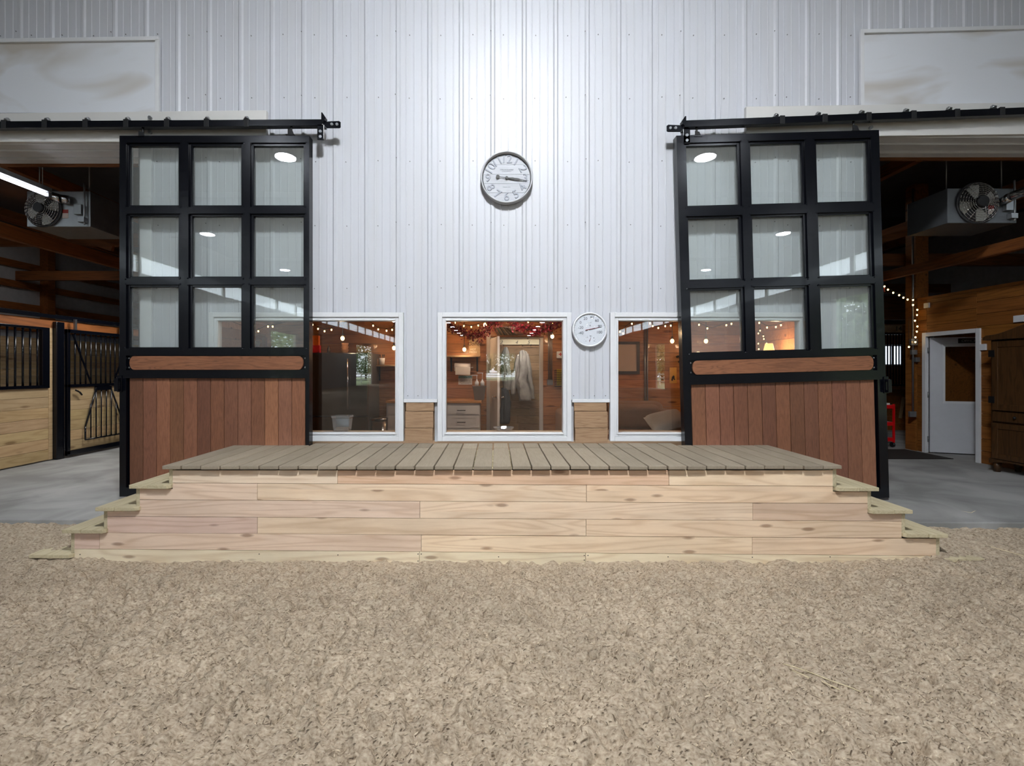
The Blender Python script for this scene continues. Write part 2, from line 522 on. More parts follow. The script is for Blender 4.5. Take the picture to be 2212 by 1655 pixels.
M['counter'] = wood('butcher_block_counter', (206, 150, 96), (170, 112, 62), 'x', 0.35, 0.1, 0.1)
M['sand'] = sand_mat()
M['concrete'] = concrete_mat()
M['barnmetal'] = plain('grey_barn_metal', (170, 172, 176), 0.5, 0.0, noise_amt=0.1)
M['darkroof'] = plain('dark_barn_roof', (62, 58, 62), 0.7, noise_amt=0.15)
M['arenaroof'] = plain('arena_roof', (120, 118, 116), 0.7, noise_amt=0.1)
M['arenawall'] = plain('arena_side_wall', (150, 146, 140), 0.7, noise_amt=0.1)
M['glass'] = glass('window_glass', (0.93, 0.94, 0.95), 2.1)
M['doorglass'] = glass('door_pane_glass', (0.96, 0.985, 0.975), 1.9, haze=0.07)
M['clearplastic'] = glass('clear_plastic', (0.85, 0.86, 0.86), 3.0, 0.05, haze=0.12)
M['steel'] = plain('brushed_stainless', (120, 118, 118), 0.2, 0.95)
M['galv'] = plain('galvanised_heater', (150, 152, 154), 0.35, 0.8, noise_amt=0.1)
M['chrome'] = plain('chrome', (210, 210, 212), 0.15, 1.0)
M['cabinet'] = plain('white_cabinet', (216, 208, 202), 0.4)
M['paper'] = plain('white_paper', (226, 220, 216), 0.8)
M['poly'] = None
M['ink'] = textmat('black_ink', (25, 25, 28))
M['greyink'] = textmat('grey_ink', (92, 98, 108))
M['bulb'] = emit('warm_bulb', (255, 206, 130), 9)
M['edison'] = emit('edison_bulb', (255, 196, 120), 26)
M['led'] = emit('led_disc', (236, 243, 255), LAMP_E)
M['cable'] = plain('dark_cable', (24, 24, 26), 0.6)
M['leafred'] = plain('red_silk_leaves', (122, 8, 30), 0.6, noise_amt=0.4, nscale=12)
M['sofa'] = plain('brown_sofa_fabric', (134, 100, 76), 0.9, noise_amt=0.08, bump=0.3, bscale=120)
M['pillow'] = plain('grey_pillow_fabric', (158, 146, 134), 0.9, noise_amt=0.05, bump=0.3, bscale=90)
M['red'] = plain('red_paint', (206, 16, 22), 0.35)
M['teal'] = plain('teal_print', (52, 118, 128), 0.6)
M['yellow'] = plain('yellow_card', (226, 200, 40), 0.6)


# ------------------------------------------------------------------ front wall (corrugated metal) and its openings
PITCH = 68.0 * 5.49 / 1000
PH = PX(1064.4, 0)


def profile(x0, x1):
    """list of (x, y) of the ribbed sheet between x0 and x1; y<0 is towards the camera"""
    pts = []
    i0 = math.floor((x0 - PH) / PITCH) - 1
    i1 = math.ceil((x1 - PH) / PITCH) + 1
    for i in range(i0, i1 + 1):
        c = PH + i * PITCH
        pts += [(c - 0.032, 0), (c - 0.014, -0.015), (c + 0.014, -0.015), (c + 0.032, 0)]
        for k in (1, 2, 3):
            q = c + PITCH * k / 4
            pts += [(q - 0.009, 0), (q - 0.005, -0.0045), (q + 0.005, -0.0045), (q + 0.009, 0)]
    out = []
    for a, b in zip(pts[:-1], pts[1:]):
        if b[0] <= x0 or a[0] >= x1: continue
        ax, ay = a; bx, by = b
        if ax < x0:
            t = (x0 - ax) / (bx - ax); ax, ay = x0, ay + (by - ay) * t
        if bx > x1:
            t = (x1 - ax) / (bx - ax); bx, by = x1, ay + (by - ay) * t
        if not out: out.append((ax, ay))
        out.append((bx, by))
    return out


OPX0, OPX1 = -8.6, -4.19      # left aisle opening
OQX0, OQX1 = 4.51, 8.9        # right aisle opening
OPZ, OQZ = 4.44, 4.52
W = [(456, 873), (946, 1233), (1316, 1740)]
WX = [(PX(a, 0), PX(b, 0)) for a, b in W]
WZ0, WZ1 = PZ(952, 0), PZ(676, 0)
LZ = PZ(865, 0)
FLOOR = 0.25
TOP = 6.0
rects = [(-15.6, 15.6, 4.52, 11.2), (-15.6, OQX0, 4.44, 4.52), (OQX1, 15.6, 0.2, 4.52), (-15.6, OPX0, 0.2, 4.44),
         (OPX1, OQX0, WZ1, 4.44), (OPX1, WX[0][0], 0.25, WZ1), (WX[2][1], OQX0, 0.25, WZ1),
         (WX[0][1], WX[1][0], LZ, WZ1), (WX[1][1], WX[2][0], LZ, WZ1)]
b = B()
for x0, x1, z0, z1 in rects:
    pr = profile(x0, x1)
    vs = [(x, y, z0) for x, y in pr] + [(x, y, z1) for x, y in pr]
    n = len(pr)
    b.add(vs, [(i, i + 1, n + i + 1, n + i) for i in range(n - 1)])
wall = struct(build(b, 'wall_front', M['siding'], fixn=False), 'white ribbed metal siding wall facing the arena')
b = B()
zrows = [PZ(q, 0) for q in (76, 212, 349, 487, 622)]
for zi, z in enumerate(zrows):
    for i in range(-17, 15):
        for dx, extra in ((24, False), (-4, True)):
            if extra and i % 3 != 0: continue
            x = PH + i * PITCH + dx * 0.00549 + R.uniform(-.01, .01)
            if x < OPX1 and z < 4.5 or x > OQX0 and z < 4.6: continue
            zz = z + R.uniform(-.012, .012) + (0.03 if extra else 0)
            yy = -0.019 if extra else 0
            b.cyl((x, yy, zz), (x, yy - 0.007, zz), 0.006, n=6)
for x in [PX(q, 0) for q in (881, 903, 1239, 1284, 1308)]:
    b.cyl((x, 0, PZ(855, 0)), (x, -0.007, PZ(855, 0)), 0.006, n=6)
build(b, 'screw_heads', M['screw'], wall)
# backing framing behind the sheet
b = B()
for x0, x1, z0, z1 in rects:
    b.box(x0, x1, 0.012, 0.12, z0, z1)
b.box(WX[0][0], WX[2][1], 0.012, 0.12, 0.25, WZ0)
for a, c in ((WX[0][1], WX[1][0]), (WX[1][1], WX[2][0])):
    b.box(a, c, 0.06, 0.12, WZ0, LZ)
build(b, 'wall_framing', M['block'], wall)
# wall corner trims beside aisle openings, soffits
b = B()
b.box(OPX1 - 0.02, OPX1 + 0.13, -0.03, 0.0, FLOOR, 4.44)
b.box(OPX1 - 0.02, OPX1 - 0.003, -0.03, 0.42, FLOOR, 4.44)
struct(build(b, 'trim_1', M['whitetrim'], bevel=0.003), 'white corner trim of the left aisle opening')
b = B()
b.box(OQX0 - 0.1, OQX0 + 0.02, -0.03, 0.0, FLOOR, 4.52)
b.box(OQX0 + 0.003, OQX0 + 0.02, -0.03, 0.42, FLOOR, 4.52)
struct(build(b, 'trim_2', M['whitetrim'], bevel=0.003), 'white corner trim of the right aisle opening')
for nm, x0, x1, z, lb in (('trim_3', OPX0, OPX1 - .02, OPZ, 'left'), ('trim_4', OQX0 + .02, OQX1, OQZ, 'right')):
    b = B()
    b.box(x0, x1, -0.03, 0.10, z - 0.03, z + 0.02)
    b.box(x0, x1, 0.10, 0.16, z - 0.05, z + 0.02)
    b.box(x0, x1, 0.16, 0.30, z - 0.03, z + 0.02)
    b.box(x0, x1, 0.30, 0.42, z - 0.06, z + 0.02)
    struct(build(b, nm, M['whitetrim'], bevel=0.006), 'stepped white head trim of the %s aisle opening' % lb)
    b = B(); b.box(x0, x1, 0.42, 0.46, z - 0.085, z + 0.3)
    struct(build(b, 'trim_' + ('5' if lb == 'left' else '6'), M['beamx']), 'wooden edge board above the %s aisle' % lb)

# ledge trims between windows
for k, (a, c) in enumerate(((873, 946), (1234, 1316))):
    b = B(); b.box(PX(a, 0) + .004, PX(c, 0) - .004, -0.045, 0.05, PZ(869, 0), PZ(862, 0))
    struct(build(b, 'trim_%d' % (7 + k), M['whitetrim'], bevel=0.003), 'white ledge flashing between windows')

# windows
wl = ['white framed wide window behind the left sliding door', 'white framed middle window', 'white framed wide window behind the right sliding door']
for k, ((x0, x1), nm) in enumerate(zip(WX, wl)):
    win = struct(thing('window_%d' % (k + 1), nm, 'window', ((x0 + x1) / 2, 0, WZ0)), nm)
    if 'category' in win: win['category'] = 'window'
    b = B()
    def fr(b, e, wd, y0, y1):
        b.box(x0 + e, x0 + e + wd, y0, y1, WZ0 + e, WZ1 - e)
        b.box(x1 - e - wd, x1 - e, y0, y1, WZ0 + e, WZ1 - e)
        b.box(x0 + e + wd, x1 - e - wd, y0, y1, WZ0 + e, WZ0 + e + wd)
        b.box(x0 + e + wd, x1 - e - wd, y0, y1, WZ1 - e - wd, WZ1 - e)
    fr(b, 0.0, 0.055, -0.05, 0.02)
    fr(b, 0.055, 0.045, -0.035, 0.05)
    fr(b, 0.078, 0.018, -0.045, 0.05)
    build(b, 'window_frame', M['whitetrim'], win, bevel=0.004)
    b = B(); b.box(x0 + 0.095, x1 - 0.095, 0.0, 0.006, WZ0 + 0.095, WZ1 - 0.095)
    build(b, 'pane', M['glass'], win)
    b = B(); b.box(x0 + 0.03, x1 - 0.03, 0.05, 0.26, WZ0 + 0.05, WZ0 + 0.088)
    build(b, 'window_sill', M['shelf'], win, bevel=0.003)
    if k == 0:
        pass

# stacked wood infill between windows
for k, (a, c, lb) in enumerate(((877, 937, 'left and middle'), (1240, 1310, 'middle and right'))):
    blk = thing('wood_infill', 'stack of short brown planks in the gap between the %s windows' % lb, 'wooden block', (PX((a + c) / 2, 0), -0.03, .9), 'wooden blocks below the ledges')
    ys = [870, 889, 925, 955]
    for i in range(3):
        z1, z0 = PZ(ys[i], -.03), PZ(ys[i + 1], -.03) + 0.004
        if i == 2: z0 = 0.893
        sh = 0.006 * (1 if k == 0 else -1) * i
        b = B(); b.box(PX(a, -.03) - sh, PX(c, -.03) - sh, -0.04, 0.05, z0, z1)
        build(b, 'plank', M['block'], blk, bevel=0.004)
# grey flashing strips beside the infill
for k, (px0, px1) in enumerate(((939, 945), (1234, 1239))):
    b = B(); b.box(PX(px0, 0), PX(px1, 0), 0.0, 0.02, 0.9, PZ(870, 0))
    struct(build(b, 'trim_%d' % (9 + k), M['barnmetal']), 'grey metal flashing strip beside the middle window')

# header boards
hl = thing('header_board', 'long white painted header board behind the left door track', 'board', (-5, -0.05, 4.6))
b = B()
b.hexa([(-8.6, -.07, PZ(307, -.07)), (PX(575, -.07), -.07, PZ(306, -.07)), (PX(575, -.07), -.02, PZ(306, -.07)), (-8.6, -.02, PZ(307, -.07)),
        (-8.6, -.07, PZ(250, -.07)), (PX(575, -.07), -.07, PZ(238, -.07)), (PX(575, -.07), -.02, PZ(238, -.07)), (-8.6, -.02, PZ(250, -.07))])
build(b, 'board', M['header'], hl, bevel=0.004)
hr = thing('header_board', 'long white painted header board behind the right door track', 'board', (6, -0.05, 4.6))
b = B()
x1 = 8.9
b.hexa([(PX(1612, -.07), -.07, PZ(297, -.07)), (x1, -.07, PZ(284, -.07)), (x1, -.02, PZ(284, -.07)), (PX(1612, -.07), -.02, PZ(297, -.07)),
        (PX(1612, -.07), -.07, PZ(230, -.07)), (x1, -.07, PZ(214, -.07)), (x1, -.02, PZ(214, -.07)), (PX(1612, -.07), -.02, PZ(230, -.07))])
build(b, 'board', M['header'], hr, bevel=0.004)
for par, pts in ((hl, ((326, 256), (326, 287))), (hr, ((1879, 277),))):
    for q in pts:
        b = B(); p = P(q[0], q[1], -.07); b.cyl(p, p + Vector((0, -.03, 0)), 0.02, n=6)
        build(b, 'bolt', M['zinc'], par)

# banners
for px0, px1, yt0, yt1, yb, lb in ((-420, 345, 92, 81, 243, 'left'), (1857, 2560, 66, 48, 232, 'right')):
    t = thing('banner', 'blank stained white banner in a thin frame above the %s aisle' % lb, 'banner', (PX((px0 + px1) / 2, -.03), -0.03, 5))
    b = B()
    Y = -.035
    x0, x1 = PX(px0, Y), PX(px1, Y)
    za, zb, zc = PZ(yt0, Y), PZ(yt1, Y), PZ(yb, Y)
    b.hexa([(x0, -.03, zc), (x1, -.03, zc), (x1, -.022, zc), (x0, -.022, zc), (x0, -.03, za), (x1, -.03, zb), (x1, -.022, zb), (x0, -.022, za)])
    build(b, 'sheet', M['banner'], t)
    b = B()
    b.bar((x0, -.04, za - .02), (x1, -.04, zb - .02), 0.03, 0.045)
    b.bar((x0 + .02, -.04, zc), (x0 + .02, -.04, za - .03), 0.045, 0.03)
    b.bar((x1 - .02, -.04, zc), (x1 - .02, -.04, zb - .03), 0.045, 0.03)
    build(b, 'banner_frame', M['whitetrim'], t, bevel=0.003)


# ------------------------------------------------------------------ sliding doors
DY = -0.19
SC = (DY - CY) / 1000


def sliding_door(tlpx, rot, us, ue, vs, board, ptop, vend, lb, latch_side, nb):
    o = P(tlpx[0], tlpx[1], DY)
    t = thing('sliding_barn_door', lb, 'door', o, rot=(0, rot, 0))
    D = 0.10
    def bx(b, u0, u1, v0, v1, y0=0.0, y1=D, col=(1, 1, 1)):
        b.box(u0 * SC, u1 * SC, y0, y1, -v1 * SC, -v0 * SC, col)
    b = B()
    # stiles and rails of square tube
    bx(b, 0, us[0][0] - 6, 0, vend); bx(b, us[-1][1] + 6, ue, 0, vend)
    U0, U1 = us[0][0] - 6, us[-1][1] + 6
    rows = [(0, vs[0][0] - 6)] + [(vs[i][1] + 5, vs[i + 1][0] - 5) for i in range(2)] + [(vs[2][1] + 3, board[0]), (board[1], ptop), (vend - 20, vend)]
    for v0, v1 in rows: bx(b, U0, U1, v0, v1)
    for i in range(2):
        for w0, w1 in ((vs[0][0] - 6, vs[0][1] + 5), (vs[1][0] - 5, vs[1][1] + 5), (vs[2][0] - 5, vs[2][1] + 3)):
            bx(b, us[i][1] + 6, us[i + 1][0] - 6, w0, w1)
    fb = b
    b = B()
    # glazing stops around every pane (thin inner angle)
    for u0, u1 in us:
        for v0, v1 in vs:
            e = 6.0
            bx(b, u0 - e, u0, v0 - e, v1 + e, 0.02, 0.07); bx(b, u1, u1 + e, v0 - e, v1 + e, 0.02, 0.07)
            bx(b, u0, u1, v0 - e, v0, 0.02, 0.07); bx(b, u0, u1, v1, v1 + e, 0.02, 0.07)
    build(b, 'glazing_bead', M['black'], t, bevel=0.003, local=True)
    for v0, v1 in vs:
        for u0, u1 in us:
            b = B(); bx(b, u0 - 2, u1 + 2, v0 - 2, v1 + 2, 0.042, 0.048)
            build(b, 'pane', M['doorglass'], t, local=True)
    # weld beads at the joints belong to the frame
    b = fb
    for u in [us[0][0] - 6, us[0][1] + 6, us[1][0] - 6, us[1][1] + 6, us[2][0] - 6, us[2][1] + 6]:
        for v in [vs[0][0] - 6, vs[0][1] + 5, vs[1][0] - 5, vs[1][1] + 5, vs[2][0] - 5, vs[2][1] + 3]:
            for q in range(3):
                b.ball(((u + R.uniform(-2, 2)) * SC, -0.001, -(v + R.uniform(-2, 2)) * SC), R.uniform(.004, .008), 6, 4, (1.4, .5, 1))
    build(b, 'frame', M['black'], t, bevel=0.006, local=True)
    # horizontal wooden name board with end plates
    b = B()
    v0, v1 = board[0] + 1, board[1] - 1
    u0, u1 = us[0][0] + 2, us[-1][1] - 2
    h = (v1 - v0)
    poly = []
    for i in range(9):
        a = -PI / 2 + PI * i / 8
        poly.append(((u1 - 8 + math.cos(a) * 10) * SC, -((v0 + v1) / 2 + math.sin(a) * h / 2) * SC))
    for i in range(9):
        a = PI / 2 + PI * i / 8
        poly.append(((u0 + 8 + math.cos(a) * 10) * SC, -((v0 + v1) / 2 + math.sin(a) * h / 2) * SC))
    b.prism(poly, 0.008, 0.035)
    build(b, 'wooden_rail_board', M['boardwood'], t, bevel=0.003, local=True)
    b = B()
    bx(b, U0 - 0.5, U1 + 0.5, board[0], board[1], 0.03, 0.07)
    build(b, 'backing_plate', M['black'], t, local=True)
    for s_ in (0, 1):
        for v in (v0 + 5, v1 - 5):
            b = B()
            u = (U0 + 3) if s_ == 0 else (U1 - 3)
            b.ball((u * SC, 0.028, -v * SC), 0.011, 8, 5)
            build(b, 'bolt', M['zinc'], t, local=True)
    # vertical planks
    b = B()
    wdt = (us[-1][1] + 3 - (us[0][0] - 3)) / nb
    for i in range(nb):
        a = us[0][0] - 3 + i * wdt
        k = R.choice([0.82, 0.9, 1.0, 1.08, 1.18])
        bx(b, a + 0.5, a + wdt - 0.5, ptop - 2, vend - 18, 0.03, 0.06, (k, k * R.uniform(.95, 1.02), k * R.uniform(.9, 1.05)))
    build(b, 'plank_panel', M['doorwood'], t, bevel=0.004, local=True)
    b = B(); bx(b, us[0][0] - 6, us[-1][1] + 6, ptop - 2, vend - 18, 0.06, 0.066)
    build(b, 'panel_backing', M['blackmatte'], t, local=True)
    # latch handle on the outer edge
    b = B()
    u = 1 if latch_side == 'l' else ue - 1
    sg = -1 if latch_side == 'l' else 1
    v = ptop + 2
    bx(b, u - 5, u + 5, v - 8, v + 28, -0.012, 0.0)
    bx(b, u - 4, u + 4, v - 2, v + 3, -0.05, -0.01); bx(b, u - 4, u + 4, v + 21, v + 26, -0.05, -0.01)
    bx(b, u - 4, u + 4, v - 2, v + 26, -0.06, -0.045)
    build(b, 'latch', M['black'], t, bevel=0.003, local=True)
    return t


ld = sliding_door((258, 293), 0, [(20, 125), (155, 261), (288, 396)], 410, [(21, 149), (173.5, 303.5), (327, 457)], (475, 507), 524, 780,
                  'black steel sliding door with nine panes over dark planks, hanging left of the steps', 'l', 13)
rdr = sliding_door((1461, 293), -math.radians(0) + 0.0, [(22, 132), (161, 271), (304, 414)], 438, [(22, 151), (180, 311), (336, 469)], (486, 519), 539, 795,
                   'black steel sliding door with nine panes over dark planks, slightly tilted, right of the steps', 'r', 13)
rdr.rotation_euler = (0, -math.radians(1.6), 0)


def track(p0, p1, h, brk, hang, endx, sgn, lb):
    Y = DY
    t = thing('door_track', lb, 'door track', P((p0[0] + p1[0]) / 2, (p0[1] + p1[1]) / 2, Y))
    a, c = P(p0[0], p0[1], Y), P(p1[0], p1[1], Y)
    b = B(); b.bar(a + Vector((0, .035, 0)), c + Vector((0, .035, 0)), 0.07, h * SC)
    build(b, 'rail', M['black'], t, bevel=0.004)
    for x in brk:
        tt = (x - p0[0]) / (p1[0] - p0[0])
        p = a.lerp(c, tt)
        b = B()
        b.box(p.x - .028, p.x + .028, Y - .008, Y + .0, p.z - .045, p.z + .05)
        b.box(p.x - .028, p.x + .028, Y - .008, Y + .11, p.z + .042, p.z + .05)
        b.box(p.x - .07, p.x + .01, Y + .06, Y + .12, p.z + .03, p.z + .075)
        br = build(b, 'bracket', M['blackmatte'], t, bevel=0.003)
        b = B(); b.cyl((p.x - .03, Y + .05, p.z + .075), (p.x - .03, Y + .08, p.z + .10), 0.022, n=6)
        build(b, 'bolt', M['zinc'], br)
    for hx, hy in hang:
        p = P(hx, hy, Y)
        b = B()
        b.cyl((p.x, Y + .04, p.z - .03), (p.x, Y + .04, p.z + .11), 0.012)
        b.box(p.x - .05, p.x + .05, Y + .0, Y + .08, p.z - .040, p.z - .028)
        b.prism([(p.x - .03, p.z - .03), (p.x + .045, p.z - .03), (p.x + .02, p.z + .03), (p.x - .03, p.z + .04)], Y + .01, Y + .018)
        build(b, 'roller_hanger', M['blackmatte'], t, bevel=0.002)
    # end brackets
    e = P(endx[0], endx[1], Y)
    b = B()
    pts = [(-.02, 0), (.03, -.028), (.17, -.022), (.19, -.035), (.19, -.095), (.175, -.105), (.03, -.105), (-.02, -.05)]
    b.prism([(e.x + sgn * u, e.z + v) for u, v in pts], Y - .0, Y + .008)
    b.prism([(e.x + sgn * u, e.z + v) for u, v in [(-.022, .06), (-.01, .06), (.03, 0), (.0, -.05), (-.022, -.02)]], Y - .03, Y + .03)
    en = build(b, 'end_bracket', M['black'], t, bevel=0.002)
    for u in (.09, .15):
        b = B(); b.cyl((e.x + sgn * u, Y - .012, e.z - .063), (e.x + sgn * u, Y + .002, e.z - .063), 0.016, n=10)
        build(b, 'bolt', M['zinc'], en)
    b = B(); b.box(e.x - sgn * .08, e.x - sgn * .0, Y, Y + .01, e.z - .24, e.z - .06)
    b.box(e.x - sgn * .08, e.x - sgn * .0, Y, Y + .09, e.z - .08, e.z - .06)
    st = build(b, 'door_stop', M['black'], t, bevel=0.008)
    for v in (-.145, -.205):
        b = B(); b.cyl((e.x - sgn * .04, Y - .012, e.z + v), (e.x - sgn * .04, Y + .002, e.z + v), 0.017, n=10)
        build(b, 'bolt', M['zinc'], st)


track((-500, 272), (697, 264.5), 14.5, [-80, 8, 96, 184, 272, 360, 446, 532], [(303, 289), (626, 284)], (700, 257), 1, 'black steel track rail carrying the left sliding door')
track((1477, 267.5), (2600, 224), 15, [1690, 1782, 1877, 1974, 2068, 2165, 2262], [(1508, 289), (1850, 276)], (1476, 265), -1, 'black steel track rail carrying the right sliding door')


# ------------------------------------------------------------------ wooden steps / platform
st = thing('wooden_platform_steps', 'long wooden platform with steps down both ends, in front of the windows', 'steps', (0, -0.7, 0))
DF = -1.34
DZ = 0.891
ZT = 0.033
b = B()
x_a, x_b = PX(349, DF), PX(1821, DF)
nbd = 35
bw = (x_b - x_a) / nbd
for i in range(nbd):
    xa = x_a + i * bw + 0.0055; xb = x_a + (i + 1) * bw - 0.0055
    f0 = DF + R.uniform(-.006, .006)
    xm = (xa + xb) / 2
    back = -0.205 if (xm < -2.05 or xm > 2.06) else -0.055
    k = R.uniform(.93, 1.06)
    c = (k, k * .995, k * .98)
    dz = R.uniform(-.0015, .0015) + 0.006 * abs(xm) / 3 - 0.006
    if -1.86 < xm < 1.73:
        b.box(xa, xb, f0, -0.385, DZ - ZT + dz, DZ + dz, c)
        b.box(xa + .001, xb - .001, -0.378, back, DZ - ZT + dz + .002, DZ + dz + .002, c)
    else:
        b.box(xa, xb, f0, back, DZ - ZT + dz, DZ + dz, c)
build(b, 'deck', M['deck'], st, bevel=0.005)
# nail marks not modelled; framing below the deck
b = B()
for y in (-1.22, -0.9, -0.6, -0.3): b.box(-2.9, 2.9, y - .02, y + .02, 0.70, DZ - ZT - .012)
build(b, 'joist', M['tread'], st)

CF = -1.30      # face of cladding


def ln(l, r, px): return l + (r - l) * (px - 163) / (1900 - 163)


rowsL = [1016, 1042.5, 1079, 1115, 1150.6, 1186, 1223]
rowsR = [1016, 1051, 1088, 1126, 1163, 1200, 1237]
# stair profile: (y limit left, y limit right, x left, x right)
prof = [(1055, 1063, 373, 1799), (1102, 1110, 302, 1874), (1151, 1162, 232, 1947.5), (1400, 1400, 161, 2022)]
joints = [[729, 1445], [556, 1267], [907, 1626], [556, 1266], [215, 910, 1625], [906, 1265]]
tints = [[(1.0, .98, .93), (.90, .76, .66), (1.04, .98, .86)],
         [(.98, .92, .88), (1.0, .95, .86), (1.04, .96, .84)],
         [(.98, .92, .90), (1.0, .95, .87), (.84, .76, .70)],
         [(.84, .76, .78), (1.0, .95, .86), (1.04, .97, .86)],
         [(.88, .80, .82), (.97, .91, .87), (1.05, 1.0, .88), (1.04, .97, .86)],
         [(1.02, 1.07, .98), (1.02, 1.07, .96), (1.04, 1.07, .95)]]
b = B(); sk = B()
for r in range(6):
    bb = sk if r == 5 else b
    jo = [0] + joints[r] + [3000]
    for s_ in range(len(jo) - 1):
        # each board is clipped into the step profile
        prev = (-1e9, -1e9)
        for (yl, yr, xl, xr) in prof:
            a, c = max(jo[s_], xl), min(jo[s_ + 1], xr)
            def top(px): return max(ln(rowsL[r], rowsR[r], px), ln(prev[0], prev[1], px))
            def bot(px): return min(ln(rowsL[r + 1], rowsR[r + 1], px), ln(yl, yr, px))
            if c - a > 2 and bot((a + c) / 2) - top((a + c) / 2) > 1:
                g = 0.5
                istop = ln(rowsL[r], rowsR[r], a) >= ln(prev[0], prev[1], a)
                isbot = ln(rowsL[r + 1], rowsR[r + 1], a) <= ln(yl, yr, a)
                gt = g if istop else 0; gb = g if isbot else 0
                xa, xc = PX(a + (g if a > xl else 0), CF), PX(c - (g if c < xr else 0), CF)
                z1a, z1c = PZ(top(a) + gt, CF), PZ(top(c) + gt, CF)
                z0a, z0c = PZ(bot(a) - gb, CF), PZ(bot(c) - gb, CF)
                bb.hexa([(xa, CF, z0a), (xc, CF, z0c), (xc, CF + .02, z0c), (xa, CF + .02, z0a),
                         (xa, CF, z1a), (xc, CF, z1c), (xc, CF + .02, z1c), (xa, CF + .02, z1a)], tints[r][s_])
            prev = (yl, yr)
build(b, 'front_cladding', M['clad'], st)
b = B()
for (yl, yr, xl, xr), (pl, pr_) in zip(prof, [(1016, 1016)] + [(p[0], p[1]) for p in prof[:3]]):
    yl2, yr2 = min(yl, 1225), min(yr, 1240)
    xa, xc = PX(xl, CF) + .01, PX(xr, CF) - .01
    b.hexa([(xa, CF + .021, PZ(yl2, CF)), (xc, CF + .021, PZ(yr2, CF)), (xc, CF + .04, PZ(yr2, CF)), (xa, CF + .04, PZ(yl2, CF)),
            (xa, CF + .021, PZ(pl, CF)), (xc, CF + .021, PZ(pr_, CF)), (xc, CF + .04, PZ(pr_, CF)), (xa, CF + .04, PZ(pl, CF))])
build(b, 'inner_framing', M['blackmatte'], st)
# nails along skirt
b = sk
for q, yy in ((560, 1197), (730, 1199), (903, 1197), (903, 1212), (910, 1197), (1077, 1203), (1262, 1200), (1262, 1210), (1270, 1200), (1443, 1203), (1625, 1204), (1793, 1203), (2012, 1202), (2012, 1223), (173, 1198)):
    p = P(q, yy, CF); b.cyl(p, p + Vector((0, -.002, 0)), 0.005, n=8, col=(.08, .08, .08))
build(sk, 'skirt_board', M['clad'], st)
# risers and treads, both ends
TL = [(276, 366, 317, 1048.5), (205, 297, 246, 1096.5), (132, 226, 173.5, 1145), (60, 153, 100, 1199)]
TR = [(1808.5, 1901, 1859, 1054), (1882, 1974.5, 1933.5, 1103), (1956, 2049, 2008, 1154.5), (2031, 2128, 2087, 1207)]
for side, T, prx in ((0, TL, [373, 302, 232, 161]), (1, TR, [1799, 1874, 1947.5, 2022])):
    ztop = DZ - ZT
    for k in range(4):
        a, c, mid, yt = T[k]
        z = PZ(yt, DF)
        yb = -0.20 if z > 0.42 else (-0.205 if z > 0.27 else -0.965)
        # riser
        px = prx[k]; xx = PX(px, CF)
        x0, x1 = (xx - .034, xx) if side == 0 else (xx, xx + .034)
        b = B(); b.box(x0, x1, CF + .001, max(yb, -0.965) if k < 3 else (-0.965), z, ztop - .001)
        # the lowest riser stands on the ground in front of the slab
        build(b, 'riser', M['tread'], st, bevel=0.003)
        # tread, two boards
        for (p0, p1) in ((a, mid), (mid, c)):
            xa, xc = PX(p0, DF) + .002, PX(p1, DF) - .002
            b = B()
            f0 = DF + R.uniform(-.005, .01)
            ch = 0.022
            tilt = 0.0
            if k == 3: tilt = .012
            e0 = ch if (side == 1 and p0 == a) else 0.004
            e1 = ch if (side == 0 and p1 == c) else 0.004
            poly = [(xa, f0 + e0), (xa + e0, f0), (xc - e1, f0), (xc, f0 + e1), (xc, yb), (xa, yb)]
            b.prism(poly, z - ZT, z, 'z', (R.uniform(.94, 1.06),) * 3)
            o = build(b, 'tread', M['tread'], st, bevel=0.004)
        ztop = z - ZT
        if k < 3:
            b = B()
            xi = PX(prx[k + 1], CF)
            b.box(min(xi, xx) + .04, max(xi, xx) - .04, -0.34, -0.30, 0.27, z - ZT - .002) if z - ZT > .32 else None
            if b.v: build(b, 'rear_support', M['tread'], st)
    b = B()
    xx = PX(prx[3], CF)
    x0, x1 = (xx - .034, xx) if side == 0 else (xx, xx + .034)
    b.box(x0, x1, CF + .001, -.965, -0.04, PZ(T[3][3], DF) - .001)
    build(b, 'riser', M['tread'], st)
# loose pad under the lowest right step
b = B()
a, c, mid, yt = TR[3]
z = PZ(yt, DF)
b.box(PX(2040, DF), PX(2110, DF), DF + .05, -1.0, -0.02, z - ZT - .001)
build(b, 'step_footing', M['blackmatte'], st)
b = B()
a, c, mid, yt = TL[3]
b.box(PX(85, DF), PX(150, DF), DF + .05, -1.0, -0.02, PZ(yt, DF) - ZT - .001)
build(b, 'step_footing', M['blackmatte'], st)

